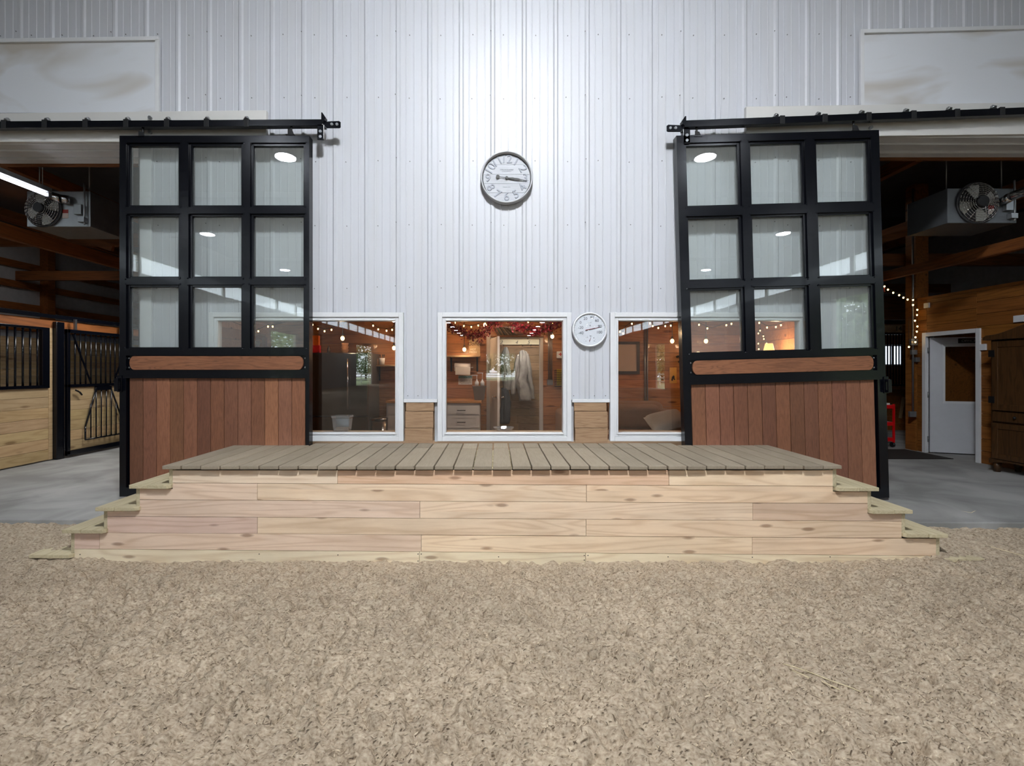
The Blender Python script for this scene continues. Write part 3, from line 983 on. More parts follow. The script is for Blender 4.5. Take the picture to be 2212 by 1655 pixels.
# ------------------------------------------------------------------ wall clock
cc = P(1094.5, 384, -0.06)
ck = thing('wall_clock', 'round grey rimmed wall clock with whitewashed plank face above the middle window', 'clock', (cc.x, -0.02, cc.z))
RR = 56.5 * 5.42 / 1000
b = B(); b.ring((cc.x, 0, cc.z), [(RR, -.02), (RR, -.080), (RR - .006, -.09), (RR - .014, -.09), (RR - .02, -.08), (RR - .022, -.045), (RR - .03, -.045)], 72)
build(b, 'rim', plain('clock_rim', (186, 188, 192), 0.4, 0.1), ck)
b = B()
rf = RR - .021
ny = 5
edges = [-1, -.60, -.22, .16, .56, 1]
mface = wood('clock_planks', (196, 200, 206), (180, 183, 190), 'x', 0.6, 0.04, 0.0, 2)
for i in range(5):
    z0, z1 = edges[i] * rf + .0012, edges[i + 1] * rf - .0012
    pts = []
    for j in range(13):
        z = z0 + (z1 - z0) * j / 12
        pts.append((math.sqrt(max(rf * rf - z * z, 0)), z))
    poly = [(cc.x + x, cc.z + z) for x, z in pts] + [(cc.x - x, cc.z + z) for x, z in reversed(pts)]
    pl = [poly[0]]
    for q in poly[1:]:
        if (Vector(q) - Vector(pl[-1])).length > 1e-4: pl.append(q)
    b.prism(pl, -.045, -.03)
build(b, 'face', mface, ck)
mnum = textmat('grey_numerals', (150, 155, 166), 0.5)
for i in range(1, 13):
    a = 2 * PI * i / 12
    r = rf * .77
    o = text(str(i), 0.135, mnum, 'numeral', ck, (cc.x + r * math.sin(a), -.047, cc.z + r * math.cos(a)), (PI / 2, 0, 0), 0.004, bevel=.0012)
    ro = a if i in (10, 11, 12, 1, 2) else (a - PI if i in (4, 5, 6, 7, 8) else 0)
    if i in (3, 9): ro = 0
    o.rotation_euler = Matrix.Rotation(ro, 4, 'Y').to_3x3().__matmul__(Matrix.Rotation(PI / 2, 3, 'X')).to_euler()
text('STERLING & NOBLE', 0.018, M['greyink'], 'lettering', ck, (cc.x, -.0465, cc.z + .1), ext=.0006)
text('CLOCK COMPANY', 0.013, M['greyink'], 'lettering', ck, (cc.x, -.0465, cc.z + .078), ext=.0006)
text('STERLING  NOBLE', 0.011, M['greyink'], 'lettering', ck, (cc.x, -.0465, cc.z - .105), ext=.0006)


def hand(name, ang, L, back, w_, y, par):
    b = B()
    d = Vector((math.sin(ang), 0, math.cos(ang))); n_ = Vector((d.z, 0, -d.x))
    c0 = Vector((cc.x, 0, cc.z))
    def q(t, s): v = c0 + d * t + n_ * s; return (v.x, v.z)
    poly = [q(-back, .003), q(0, .004), q(L * .12, w_ * .5), q(L * .45, w_), q(L * .55, w_ * .9), q(L * .62, w_ * .45), q(L, .0012), q(L, -.0012), q(L * .62, -w_ * .45), q(L * .55, -w_ * .9), q(L * .45, -w_), q(L * .12, -w_ * .5), q(0, -.004), q(-back, -.003)]
    b.prism(poly, y, y + .003)
    if back > 0.02:
        v = c0 - d * back; b.ring((v.x, y, v.z), [(0.0, -.001), (.021, -.001), (.021, .004), (0, .004)], 20, smooth=False)
    build(b, name, M['blackmatte'], par)


hand('minute_hand', math.radians(97.8), .262, .105, .012, -.062, ck)
hand('hour_hand', math.radians(98.6), .155, .0, .016, -.057, ck)
b = B(); b.ring((cc.x, 0, cc.z), [(0, -.068), (.016, -.068), (.016, -.046), (0, -.046)], 20, smooth=False)
build(b, 'hub', M['blackmatte'], ck)

# ------------------------------------------------------------------ thermometer
tc_ = P(1274.3, 712, -0.06)
th = thing('dial_thermometer', 'white round dial thermometer hanging beside the middle window', 'thermometer', (tc_.x, -0.02, tc_.z))
r0 = 38.3 * 5.43 / 1000
mwp = plain('white_plastic', (226, 228, 232), 0.35)
b = B(); b.ring((tc_.x, 0, tc_.z), [(r0 - .01, -.0), (r0, -.02), (r0 - .004, -.05), (r0 - .012, -.062), (r0 - .02, -.060), (r0 - .026, -.05)], 64)
build(b, 'bezel', mwp, th)
b = B(); b.ring((tc_.x, 0, tc_.z), [(0, -.046), (r0 - .024, -.046), (r0 - .024, -.03), (0, -.03)], 64, smooth=False)
build(b, 'dial_face', plain('dial_white', (222, 226, 234), 0.4), th)
s5 = 5.44 / 1000
for s_, qx, qy in (('-40', 1255, 719.5), ('-20', 1254.5, 708), ('0', 1254, 697), ('20', 1264.5, 688.5), ('40', 1278.5, 685.5), ('60', 1289.5, 692.8), ('80', 1296, 705.2), ('100', 1294.5, 718)):
    text(s_, 0.046, M['greyink'], 'numeral', th, P(qx, qy, -.048), ext=.0008)
for s_, qx, qy in (('10', 1265.5, 737), ('30', 1268.6, 729), ('50', 1276.3, 726), ('70', 1282.5, 730.5), ('90', 1283.5, 737)):
    text(s_, 0.014, M['greyink'], 'numeral', th, P(qx, qy, -.048), ext=.0006)
text('\u00b0F', 0.03, M['greyink'], 'lettering', th, P(1274, 704, -.048), ext=.0006)
text('ACU RITE', 0.010, M['greyink'], 'lettering', th, P(1274, 697.3, -.048), ext=.0005)
b = B()
for i in range(29):
    a = math.radians(-130 + 260 * i / 28)
    r = r0 - .036
    L = .008 if i % 2 == 0 else .003
    d = Vector((math.sin(a), 0, math.cos(a))); c0 = Vector((tc_.x, -.047, tc_.z))
    b.bar(c0 + d * r, c0 + d * (r + L), .003, .002)
for i in range(9):
    a = math.radians(-90 + 180 * i / 8)
    d = Vector((math.sin(a), 0, math.cos(a))); c0 = P(1274, 738, -.047)
    b.bar(c0 + d * .065, c0 + d * .071, .002, .002)
build(b, 'scale_marks', M['greyink'], th)
mneedle = plain('red_needle', (130, 30, 50), 0.4)
b = B(); b.bar(P(1264.5, 713.5, -.052), P(1285, 709, -.052), .008, .006); b.bar(P(1283, 709.4, -.052), P(1296, 706.5, -.052), .004, .003)
build(b, 'needle', mneedle, th)
b = B(); b.bar(P(1273.5, 737.5, -.052), P(1274.5, 734.5, -.052), .006, .004); b.bar(P(1274.5, 735, -.052), P(1276.5, 729, -.052), .002, .002)
build(b, 'humidity_needle', mneedle, th)
b = B(); b.ring((tc_.x, 0, tc_.z), [(0.001, -.062), (r0 - .05, -.060), (r0 - .022, -.055)], 48)
build(b, 'cover_glass', glass('lens', (.97, .98, .98), 1.2), th)

# ------------------------------------------------------------------ ground
rs = np.random.RandomState(3)


def vnoise(x, y, seed):
    xi = np.floor(x).astype(int); yi = np.floor(y).astype(int)
    xf = x - xi; yf = y - yi
    def h(a, b_):
        n_ = (a * 374761393 + b_ * 668265263 + seed * 1442695041) & 0x7fffffff
        n_ = ((n_ ^ (n_ >> 13)) * 1274126177) & 0x7fffffff
        return ((n_ ^ (n_ >> 16)) & 0xffff) / 65535.0
    u = xf * xf * (3 - 2 * xf); v = yf * yf * (3 - 2 * yf)
    return (h(xi, yi) * (1 - u) + h(xi + 1, yi) * u) * (1 - v) + (h(xi, yi + 1) * (1 - u) + h(xi + 1, yi + 1) * u) * v


def sand_h(x, y):
    x = np.asarray(x, float); y = np.asarray(y, float)
    wx = x + 0.12 * vnoise(x * 4, y * 4, 5); wy = y + 0.12 * vnoise(x * 4, y * 4, 9)
    h = 0.035 * (vnoise(wx * 1.3, wy * 1.3, 1) - .5)
    h += 0.036 * (vnoise(wx * 5, wy * 5, 2) - .5)
    n3 = vnoise(wx * 13, wy * 13, 3)
    h += 0.048 * (np.abs(n3 - .5) * 2 - .5)
    n4 = vnoise((wx * .8 + wy * .6) * 34, (wy * .8 - wx * .6) * 20, 4)
    h += 0.036 * (n4 - .5)
    # small hoof-churned pits
    n5 = vnoise((x * .8 + y * .6) * 22, (y * .8 - x * .6) * 13, 12)
    h -= 0.06 * np.clip(n5 - .68, 0, 1) / .3
    h += 0.012 * (vnoise(x * 70, y * 70, 6) - .5)
    # footing heaped slightly against the skirt board, rising to the slab at both ends
    front = np.clip((y + 1.65) / 0.35, 0, 1)
    h *= 1 - .55 * front
    h += 0.018 * front * (0.5 + vnoise(x * 5, y * 0 + 3, 8)) * (np.abs(x) < 4.1)
    edge = -0.86 - 0.012 * x
    side = np.clip((np.abs(x) - 3.3) / 0.9, 0, 1)
    rise = np.clip((y + 1.55) / 0.65, 0, 1)
    h += (0.215 + 0.0 * x) * side * rise ** 1.3
    # keep flat below the steps
    under = (np.abs(x) < 4.0) & (y > -1.28)
    h = np.where(under & (np.abs(x) < 3.75), -0.02, h)
    return h


dx = 0.0125
xs = np.arange(-6.2, 6.2, dx); ys = np.arange(-3.75, -0.84, dx)
X, Yg = np.meshgrid(xs, ys)
H = sand_h(X, Yg)
ed = np.minimum(np.minimum(X + 6.2, 6.2 - X), Yg + 3.75)
H = np.where(ed < .25, H * (ed / .25) - .06 * (1 - ed / .25), H)
nx, nyy = len(xs), len(ys)
me = bpy.data.meshes.new('floor')
me.vertices.add(nx * nyy)
me.vertices.foreach_set('co', np.stack([X, Yg, H], -1).astype(np.float32).ravel())
idx = np.arange(nx * nyy).reshape(nyy, nx)
q = np.stack([idx[:-1, :-1], idx[:-1, 1:], idx[1:, 1:], idx[1:, :-1]], -1).reshape(-1, 4)
me.loops.add(q.size); me.loops.foreach_set('vertex_index', q.ravel().astype(np.int32))
me.polygons.add(len(q)); me.polygons.foreach_set('loop_start', np.arange(0, q.size, 4, dtype=np.int32))
me.polygons.foreach_set('loop_total', np.full(len(q), 4, dtype=np.int32))
me.update(); me.validate()
me.polygons.foreach_set('use_smooth', np.ones(len(q), bool))
me.materials.append(M['sand'])
fl = bpy.data.objects.new('floor', me); COL.objects.link(fl)
struct(fl, 'loose tan sand footing of the arena')
b = B()
b.box(-15.6, 15.6, -76, -0.84, -0.2, -0.055)
struct(build(b, 'floor', M['sand']), 'arena ground further away')
# concrete slab
b = B()
b.prism([(-15.5, -.83), (-2.95, -.86), (-2.95, -0.0), (2.95, 0.0), (2.95, -.93), (15.5, -.99), (15.5, 14), (-15.5, 14)], -0.1, FLOOR, 'z')
struct(build(b, 'floor', M['concrete'], bevel=0.01), 'grey concrete aisle floor')

# wood shavings and fibre mixed in the sand: uncountable
b = B()
cols = [lin((96, 80, 62)), lin((200, 184, 158)), lin((120, 104, 84)), lin((84, 70, 56)), lin((150, 132, 110)), lin((104, 88, 70)), lin((186, 168, 142))]
for i in range(22000):
    y = -3.6 + 2.3 * R.random() ** 0.8
    hw = (y - CY) * 1.2 + .2
    x = R.uniform(-hw, hw)
    if y > -1.36 and abs(x) < 4.1: continue
    L = R.uniform(.003, .013) * (1 if R.random() < .93 else 1.8); wd = R.uniform(.001, .0028)
    a = R.gauss(0.5, .7); pit = R.uniform(-.4, .4)
    b.v_h = None
    d = Vector((math.cos(a) * math.cos(pit), math.sin(a) * math.cos(pit), math.sin(pit)))
    s_ = Vector((-math.sin(a), math.cos(a), R.uniform(-.4, .4))) * wd
    c = cols[R.randrange(7)]
    c0 = Vector((x, y, 0))
    up = Vector((0, 0, R.uniform(.0, .006)))
    b.add([c0 - d * L - s_, c0 - d * L + s_, c0 + s_ + up, c0 - s_ + up, c0 + d * L + s_ * .6, c0 + d * L - s_ * .6], [(0, 1, 2, 3), (3, 2, 4, 5)], c)
va = np.array(b.v).reshape(-1, 6, 3)
cx = va.mean(1)
hh = sand_h(cx[:, 0], cx[:, 1])
va[:, :, 2] += hh[:, None] + .003
b.v = [tuple(v_) for v_ in va.reshape(-1, 3)]
m_, nt_, p_ = newmat('wood_fibre')
at_ = N(nt_, 'ShaderNodeAttribute', attribute_name='tint'); link(nt_, at_.outputs['Color'], p_.inputs['Base Color']); p_.inputs['Roughness'].default_value = .9
chips = build(b, 'wood_shavings', m_, fixn=False)
tag(chips, 'tiny wood shavings and fibres strewn through the tan sand', 'shavings', kind='stuff')

# straw stems
mstraw = plain('pale_straw', (214, 202, 164), 0.6)


def straw(pts, r, lb):
    P3 = []
    for qx, qy in pts:
        Y = -2.2
        for _ in range(6):
            h = float(sand_h(0, 0)) * 0
            Y = CY + 1000 * (CZ - 0.012) / (qy - 799)
        p = Vector((PX(qx, Y), Y, 0))
        p.z = float(sand_h(p.x, p.y)) + 0.02
        P3.append(p)
    zz = max(p.z for p in P3)
    for p in P3: p.z = p.z * .5 + zz * .5
    b = B(); b.tube(P3, r, 6)
    tag(build(b, 'straw_stem', mstraw), lb, 'straw', 'straw stems on the sand')


straw([(1692, 1434), (1740, 1452), (1790, 1474), (1840, 1490), (1886, 1505)], .0026, 'long pale straw stem lying on the sand at lower right')
straw([(1711, 1447), (1748, 1463)], .0028, 'short straw piece just below the top of the long stem')
straw([(1775, 1473), (1814, 1488)], .0028, 'short straw piece beside the middle of the long stem')
straw([(2070, 1151), (2098, 1157), (2125, 1141)], .003, 'bent straw stem beside the lowest right step')
straw([(2140, 1206), (2212, 1220)], .003, 'thin straw stem lying right of the lowest right step')

# ------------------------------------------------------------------ arena behind the camera (reflected in the glass)
b = B()
# side walls with openings; eave strip left open for translucent panels
KA = 1.3
AW = 15.6                                   # half width of the arena
EZ0, EZ1 = CZ + KA * 3.27, CZ + KA * 3.85    # eave strip
def AY(y): return 5.49 - KA * (5.49 - y)
FD = -76.0
def side_wall(sx, doors, nm, lb):
    b = B()
    x0, x1 = (sx * AW, sx * (AW + .15))
    y = FD
    segs = []
    for d0, d1, zt in doors:
        segs.append((y, d0, 0)); segs.append((d0, d1, zt)); y = d1
    segs.append((y, 0.1, 0))
    for a, c, z in segs:
        b.box(x0, x1, a, c, z if z else -.1, EZ0)
    b.box(x0, x1, FD, .1, EZ1, 8.4)
    for k in range(24):
        yy = FD + k * 3.2
        b.box(x0 - .0, x1, yy, yy + .14, EZ0, EZ1)
    struct(build(b, nm, M['arenawall']), lb)
side_wall(-1, [(AY(-39.5), AY(-34.5), 4.6), (AY(-22.5), AY(-19.5), 4.5)], 'wall_left', 'left side wall of the arena')
side_wall(1, [(AY(-29.1), AY(-27.3), 4.2), (AY(-11.2), AY(-8.9), 5.0)], 'wall_right', 'right side wall of the arena')
m_ = bpy.data.materials.new('translucent_strip'); m_.use_nodes = True
nt_ = m_.node_tree; nt_.nodes.clear()
o_ = N(nt_, 'ShaderNodeOutputMaterial'); t_ = N(nt_, 'ShaderNodeBsdfTransparent'); t_.inputs[0].default_value = (.95, .97, 1, 1)
d_ = N(nt_, 'ShaderNodeBsdfTranslucent'); d_.inputs[0].default_value = (.9, .93, .95, 1)
x_ = N(nt_, 'ShaderNodeMixShader'); x_.inputs[0].default_value = .3
link(nt_, t_.outputs[0], x_.inputs[1]); link(nt_, d_.outputs[0], x_.inputs[2]); link(nt_, x_.outputs[0], o_.inputs[0])
for sx, nm in ((-1, 'window_4'), (1, 'window_5')):
    b = B(); b.box(sx * (AW + .06), sx * (AW + .07), FD, .05, EZ0, EZ1)
    struct(build(b, nm, m_), 'translucent eave strip of the arena side wall')
b = B()
b.box(-AW, -1.6, FD - .15, FD, -.1, 11.4); b.box(3.4, AW, FD - .15, FD, -.1, 11.4); b.box(-1.6, 3.4, FD - .15, FD, 4.6, 11.4)
struct(build(b, 'wall_back', M['arenawall']), 'far end wall of the arena')
b = B()
for sx in (-1, 1):
    b.hexa([(sx * (AW + .2), FD, 8.3), (0, FD, 11.0), (0, 0.0, 11.0), (sx * (AW + .2), 0.0, 8.3), (sx * (AW + .2), FD, 8.5), (0, FD, 11.2), (0, 0.0, 11.2), (sx * (AW + .2), 0.0, 8.5)])
for k in range(14):
    yy = -72 + k * 5
    b.box(-AW, AW, yy, yy + .14, 8.1, 8.3)
struct(build(b, 'ceiling', M['arenaroof']), 'arena roof with trusses')

# high bay lamps
def hb(first=None, loc=(0, 0, 0)):
    if first is None:
        t = thing('high_bay_lamp', 'round high bay lamp hanging under the arena roof', 'lamp', (0, 0, 0), 'high bay lamps in rows under the roof')
        b = B(); b.ring((0, 0, 0), [(0, .0), (.265, .0), (.265, .10), (.13, .2), (.03, .22), (.03, .8), (0, .8)], 28, axis='z')
        build(b, 'housing', M['blackmatte'], t, local=True)
        b = B(); b.ring((0, 0, 0), [(0, -.006), (.255, -.006), (.255, -.001), (0, -.001)], 28, axis='z', smooth=False)
        build(b, 'diffuser', M['led'], t, local=True)
        return t
    t = copy_tree(first); t.location = loc
    return t
lamp0 = hb()
LZ_ = CZ + KA * 4.25
spots = []
for k in range(13):
    for sx in (-1, 1): spots.append((sx * 4.2 * KA, AY(-4.0 - 4 * k), LZ_))
for k in range(9):
    for sx in (-1, 1): spots.append((sx * 9.0 * KA, AY(-9.2 - 5.3 * k), LZ_))
for i, sp in enumerate(spots):
    if i == 0: lamp0.location = sp
    else: hb(lamp0, sp)
def area(name, loc, size, e, col=(1, 1, 1), rot=(0, 0, 0), shape='DISK', spread=PI):
    l = bpy.data.lights.new(name, 'AREA'); l.energy = e; l.size = size; l.shape = shape; l.color = col; l.spread = spread
    o = bpy.data.objects.new(name, l); COL.objects.link(o); o.location = loc; o.rotation_euler = rot
    return o
# added key lamp, out of view, spread narrowed so the wall corners darken
area('added_key_light', (0.3, -5.47, 7.77), 1.0, KEY_E, (.96, .98, 1.0), rot=(math.radians(32), 0, 0), spread=math.radians(125))
kl = hb(lamp0, (0.3, -5.5, 7.8)); kl.rotation_euler = (math.radians(32), 0, 0)
kl['label'] = 'added high bay lamp tilted at the front wall as key light'; del kl['group']

# outside: trees and white fence seen through the far openings
mleaf = plain('tree_leaves', (150, 168, 132), 0.8, noise_amt=0.5, nscale=3)
mgrass = plain('grass_ground', (140, 152, 112), 0.9, noise_amt=0.3, nscale=1)
mbark = plain('bark', (92, 74, 58), 0.9)
b = B(); b.box(-90, -16, -110, 30, -.3, -.12); b.box(16, 90, -110, 30, -.3, -.12); b.box(-16, 16, -110, -76.3, -.3, -.12)
struct(build(b, 'floor', mgrass), 'grass outside the arena')
def tree(x, y, h):
    t = thing('tree', 'green leafy tree outside beyond the arena openings', 'tree', (x, y, -.12), 'trees outside the arena')
    b = B(); b.cyl((0, 0, 0), (0, 0, h * .5), .18, .1); build(b, 'trunk', mbark, t, local=True)
    b = B()
    for i in range(2200):
        a, c = R.uniform(0, 2 * PI), R.uniform(-1, 1); rr = R.uniform(.5, 1) ** .5 * h * .42
        s_ = math.sqrt(1 - c * c)
        p = Vector((rr * s_ * math.cos(a), rr * s_ * math.sin(a), h * .55 + rr * c * 1.05))
        u = Vector((R.gauss(0, 1), R.gauss(0, 1), R.gauss(0, 1))).normalized(); v = u.orthogonal().normalized()
        z = R.uniform(.15, .35)
        k = R.uniform(.7, 1.4)
        b.add([p - u * z, p - v * z * .6, p + u * z, p + v * z * .6], [(0, 1, 2, 3)], (k, k, k))
    build(b, 'crown', mleaf, t, local=True, fixn=False)
for x, y, h in ((-8, -92, 8), (-3, -90, 7.5), (2, -93, 8), (7, -90, 7.5), (12, -94, 8), (-24, -80, 8.5), (-27, -74, 8), (-24, -47, 8.5), (-26, -54, 8), (24, -61, 8), (27, -69, 8), (23, -22, 8), (24, -27.5, 8.5)):
    tree(x, y, h)
mfence = plain('white_fence_paint', (238, 238, 236), 0.5)
for k, (x0, y0, x1, y1) in enumerate(((-6, -84, 9, -84), (-19, -68, -19, -52), (19, -54, 19, -42))):
    t = thing('paddock_fence', ['white rail paddock fence beyond the far opening', 'white rail paddock fence outside the left wall', 'white rail paddock fence outside the right wall'][k], 'fence', (x0, y0, -.12))
    for z in (.4, .8, 1.2):
        b = B(); b.bar((x0, y0, z), (x1, y1, z), .04, .14); build(b, 'rail', mfence, t)
    for i in range(5):
        f = i / 4; b = B(); b.box(x0 + (x1 - x0) * f - .06, x0 + (x1 - x0) * f + .06, y0 + (y1 - y0) * f - .06, y0 + (y1 - y0) * f + .06, -.12, 1.4)
        build(b, 'post', mfence, t)

exec_room = True
# ------------------------------------------------------------------ tack room behind the windows
RY = 3.0
RC = 2.72
def planks_x(b, x0, x1, y0, y1, z0, z1, h, jit=.12):
    z = z0
    while z < z1 - .01:
        zz = min(z + h, z1)
        # boards of random length
        x = x0
        while x < x1 - .05:
            L = R.uniform(1.6, 3.4); xe = min(x + L, x1)
            k = R.uniform(1 - jit, 1 + jit)
            b.box(x + .001, xe - .001, y0, y1, z + .002, zz - .002, (k, k * R.uniform(.95, 1.03), k * R.uniform(.9, 1.05)))
            x = xe
        z = zz


def planks_y(b, x0, x1, y0, y1, z0, z1, h, jit=.12):
    z = z0
    while z < z1 - .01:
        zz = min(z + h, z1)
        y = y0
        while y < y1 - .05:
            L = R.uniform(1.8, 3.6); ye = min(y + L, y1)
            k = R.uniform(1 - jit, 1 + jit)
            b.box(x0, x1, y + .001, ye - .001, z + .002, zz - .002, (k, k * R.uniform(.95, 1.03), k * R.uniform(.9, 1.05)))
            y = ye
        z = zz


DX0, DX1 = PX(1058, RY), PX(1166, RY)        # doorway in the rear wall
DZT = PZ(731, RY)
b = B()
planks_x(b, -4.15, DX0 - .06, RY, RY + .02, FLOOR, RC, .165)
planks_x(b, DX1 + .06, 4.56, RY, RY + .02, FLOOR, RC, .165)
planks_x(b, DX0 - .06, DX1 + .06, RY, RY + .02, DZT + .06, RC, .165)
rw = struct(build(b, 'wall_back', M['pinewall'], bevel=0.002), 'orange stained pine wall of the tack room')
b = B()
b.box(-4.18, DX0 - .06, RY + .021, RY + .1, FLOOR, RC); b.box(DX1 + .06, 4.58, RY + .021, RY + .1, FLOOR, RC); b.box(DX0 - .06, DX1 + .06, RY + .021, RY + .1, DZT + .06, RC)
build(b, 'backing', M['blackmatte'], rw)
b = B(); planks_y(b, -4.18, -4.12, .12, RY, FLOOR, RC, .165); struct(build(b, 'wall_left', M['pinewall']), 'tack room side wall toward the left aisle')
b = B(); planks_y(b, 4.52, 4.58, .12, RY, FLOOR, RC, .165); struct(build(b, 'wall_right', M['pinewall']), 'tack room side wall toward the right aisle')
b = B()
for i in range(19):
    y = .12 + i * .155
    if y < RY - .02: b.box(-4.18, 4.58, y, min(y + .152, RY), RC, RC + .03, (R.uniform(.85, 1.1),) * 3)
b.box(-4.18, 4.58, .12, RY, RC + .031, RC + .06)
struct(build(b, 'ceiling', M['pinewall']), 'wooden tack room ceiling')
b = B(); b.box(-4.18, 4.58, .12, 5.2, FLOOR, FLOOR + .01)
struct(build(b, 'floor', plain('tack_room_floor', (110, 92, 78), .5)), 'tack room floor')
# second room seen through the door
b = B()
planks_x(b, -1.2, 2.0, 4.6, 4.64, FLOOR, RC, .165)
struct(build(b, 'wall_back', M['block'], bevel=.002), 'paler plank wall of the coat room')
b = B(); b.box(-1.25, -1.2, RY + .1, 4.64, FLOOR, RC); b.box(2.0, 2.05, RY + .1, 4.64, FLOOR, RC); b.box(-1.25, 2.05, RY + .1, 4.64, RC, RC + .05)
struct(build(b, 'wall_side', M['block']), 'coat room side walls')

# door with frame in rear wall
d3 = struct(thing('door_1', 'white tack room door standing open', 'door', ((DX0 + DX1) / 2, RY, FLOOR)))
b = B()
b.box(DX0 - .06, DX0, RY - .02, RY + .12, FLOOR, DZT + .06); b.box(DX1, DX1 + .06, RY - .02, RY + .12, FLOOR, DZT + .06); b.box(DX0, DX1, RY - .02, RY + .12, DZT, DZT + .06)
build(b, 'door_frame', plain('grey_white_frame', (196, 190, 186), .5), d3, bevel=.004)
b = B()
hx, hy = DX0 + .02, RY - .02
ang = math.radians(-86)
# open leaf reaching into the room, nearly edge-on
ex, ey = PX(1077, 2.18), 2.18
dv = Vector((ex - hx, ey - hy, 0)).normalized(); nv = Vector((-dv.y, dv.x, 0)) * .02
p0, p1 = Vector((hx, hy, 0)), Vector((ex, ey, 0))
b.hexa([p0 - nv + Vector((0, 0, FLOOR + .02)), p1 - nv + Vector((0, 0, FLOOR + .02)), p1 + nv + Vector((0, 0, FLOOR + .02)), p0 + nv + Vector((0, 0, FLOOR + .02)),
        p0 - nv + Vector((0, 0, DZT - .02)), p1 - nv + Vector((0, 0, DZT - .02)), p1 + nv + Vector((0, 0, DZT - .02)), p0 + nv + Vector((0, 0, DZT - .02))])
build(b, 'door_leaf', M['cabinet'], d3, bevel=.003)
b = B()
hp = P(1074, 858, 2.25)
b.cyl((hp.x - .06, hp.y, hp.z), (hp.x + .06, hp.y, hp.z), .02); b.cyl((hp.x - .06, hp.y, hp.z), (hp.x - .06, hp.y - .0, hp.z + .0) if False else (hp.x - .07, hp.y + .1, hp.z), .012); b.cyl((hp.x + .06, hp.y, hp.z), (hp.x + .11, hp.y - .05, hp.z), .010)
build(b, 'door_handle', M['chrome'], d3)

# coat hook board with numbers
hb_ = thing('hook_board', 'pale hook board numbered 3 4 5 above the hanging coats', 'hook board', P(1120, 738, 4.55))
b = B(); b.pbox(1070, 1176, 733.5, 744.5, 4.56, 4.6); build(b, 'board', plain('pale_board', (240, 226, 196), .6), hb_)
for s_, qx in (('3', 1082.5), ('4', 1115.5), ('5', 1141.5)): text(s_, .11, M['ink'], 'numeral', hb_, P(qx, 740, 4.555), shear=.3)
for qx in (1087, 1128, 1146):
    p = P(qx, 746, 4.55); b = B(); b.tube([p, p + Vector((0, -.07, -.02)), p + Vector((0, -.09, .02))], .008); build(b, 'hook', M['chrome'], hb_)


def coat(loopsets, m, name, lb, hang):
    t = thing(name, lb, 'coat', hang)
    for nm, loops in loopsets:
        b = B(); n = 44; vs = []
        dense = []
        for l0, l1 in zip(loops[:-1], loops[1:]):
            for q in range(6):
                f = q / 6; dense.append(tuple(u * (1 - f) + v * f for u, v in zip(l0, l1)))
        dense.append(loops[-1]); loops = dense
        for (cx_, cy_, cz_, rx, ry) in loops:
            for i in range(n):
                a = 2 * PI * i / n
                c_, s_ = math.cos(a), math.sin(a)
                fold = noise.noise(Vector((c_ * 2.2 + cx_ * 3, s_ * 2.2, cz_ * 2.5))) * .22 + noise.noise(Vector((c_ * 5 + cx_, s_ * 5, cz_ * 12))) * .16
                w_ = 1 + fold + .06 * math.sin(a * 6 + cz_ * 5)
                vs.append((cx_ + rx * w_ * c_ + .02 * noise.noise(Vector((cz_ * 5, cx_, 0))), cy_ + ry * w_ * s_, cz_))
        fs = [(k * n + i, k * n + (i + 1) % n, (k + 1) * n + (i + 1) % n, (k + 1) * n + i) for k in range(len(loops) - 1) for i in range(n)]
        fs += [tuple(range(n - 1, -1, -1)), tuple((len(loops) - 1) * n + i for i in range(n))]
        b.add(vs, fs, (1, 1, 1), True)
        o = build(b, nm, m, t)
    return t


CYY = 4.3
def L5(px, py, rx, ry=.08): p = P(px, py, CYY); return (p.x, p.y, p.z, rx * 9.8 / 1000, ry)
msilver = plain('silver_grey_coat', (178, 172, 168), .32, .35, noise_amt=.3, nscale=7, bump=.6, bscale=14)
mdark = plain('dark_navy_coat', (52, 54, 64), .7, noise_amt=.2, bump=.5, bscale=8)
coat([('body', [L5(1128, 757, 3), L5(1129, 760, 8), L5(1132, 770, 10), L5(1132, 785, 11), L5(1131, 805, 13), L5(1126, 825, 14), L5(1130, 840, 14), L5(1134, 866, 13)]),
      ('sleeve', [L5(1138, 764, 3, .05), L5(1142, 785, 5, .06), L5(1144, 810, 5, .06), L5(1148, 840, 4.5, .06), L5(1150, 862, 4, .05)]),
      ('sleeve', [L5(1120, 766, 3, .05), L5(1117, 785, 5, .06), L5(1114, 808, 5, .06), L5(1109, 830, 6, .06), L5(1107, 852, 5, .05)])],
     msilver, 'rain_jacket', 'silver grey rain jacket hanging on the right of the hook board', P(1128, 750, 4.5))
coat([('body', [L5(1092, 750, 3), L5(1092, 762, 8), L5(1092, 790, 9), L5(1094, 815, 10), L5(1095, 842, 9)])],
     plain('shiny_grey_bag', (138, 136, 134), .35, .2, noise_amt=.3, nscale=6, bump=.8, bscale=8), 'padded_jacket', 'grey padded jacket with hood loop hanging left of the rain jacket', P(1092, 745, 4.5))
coat([('body', [L5(1090, 838, 8), L5(1092, 860, 9), L5(1092, 890, 11), L5(1090, 915, 10)])],
     mdark, 'dark_coat', 'dark coat hanging low behind the open white door', P(1090, 835, 4.5))

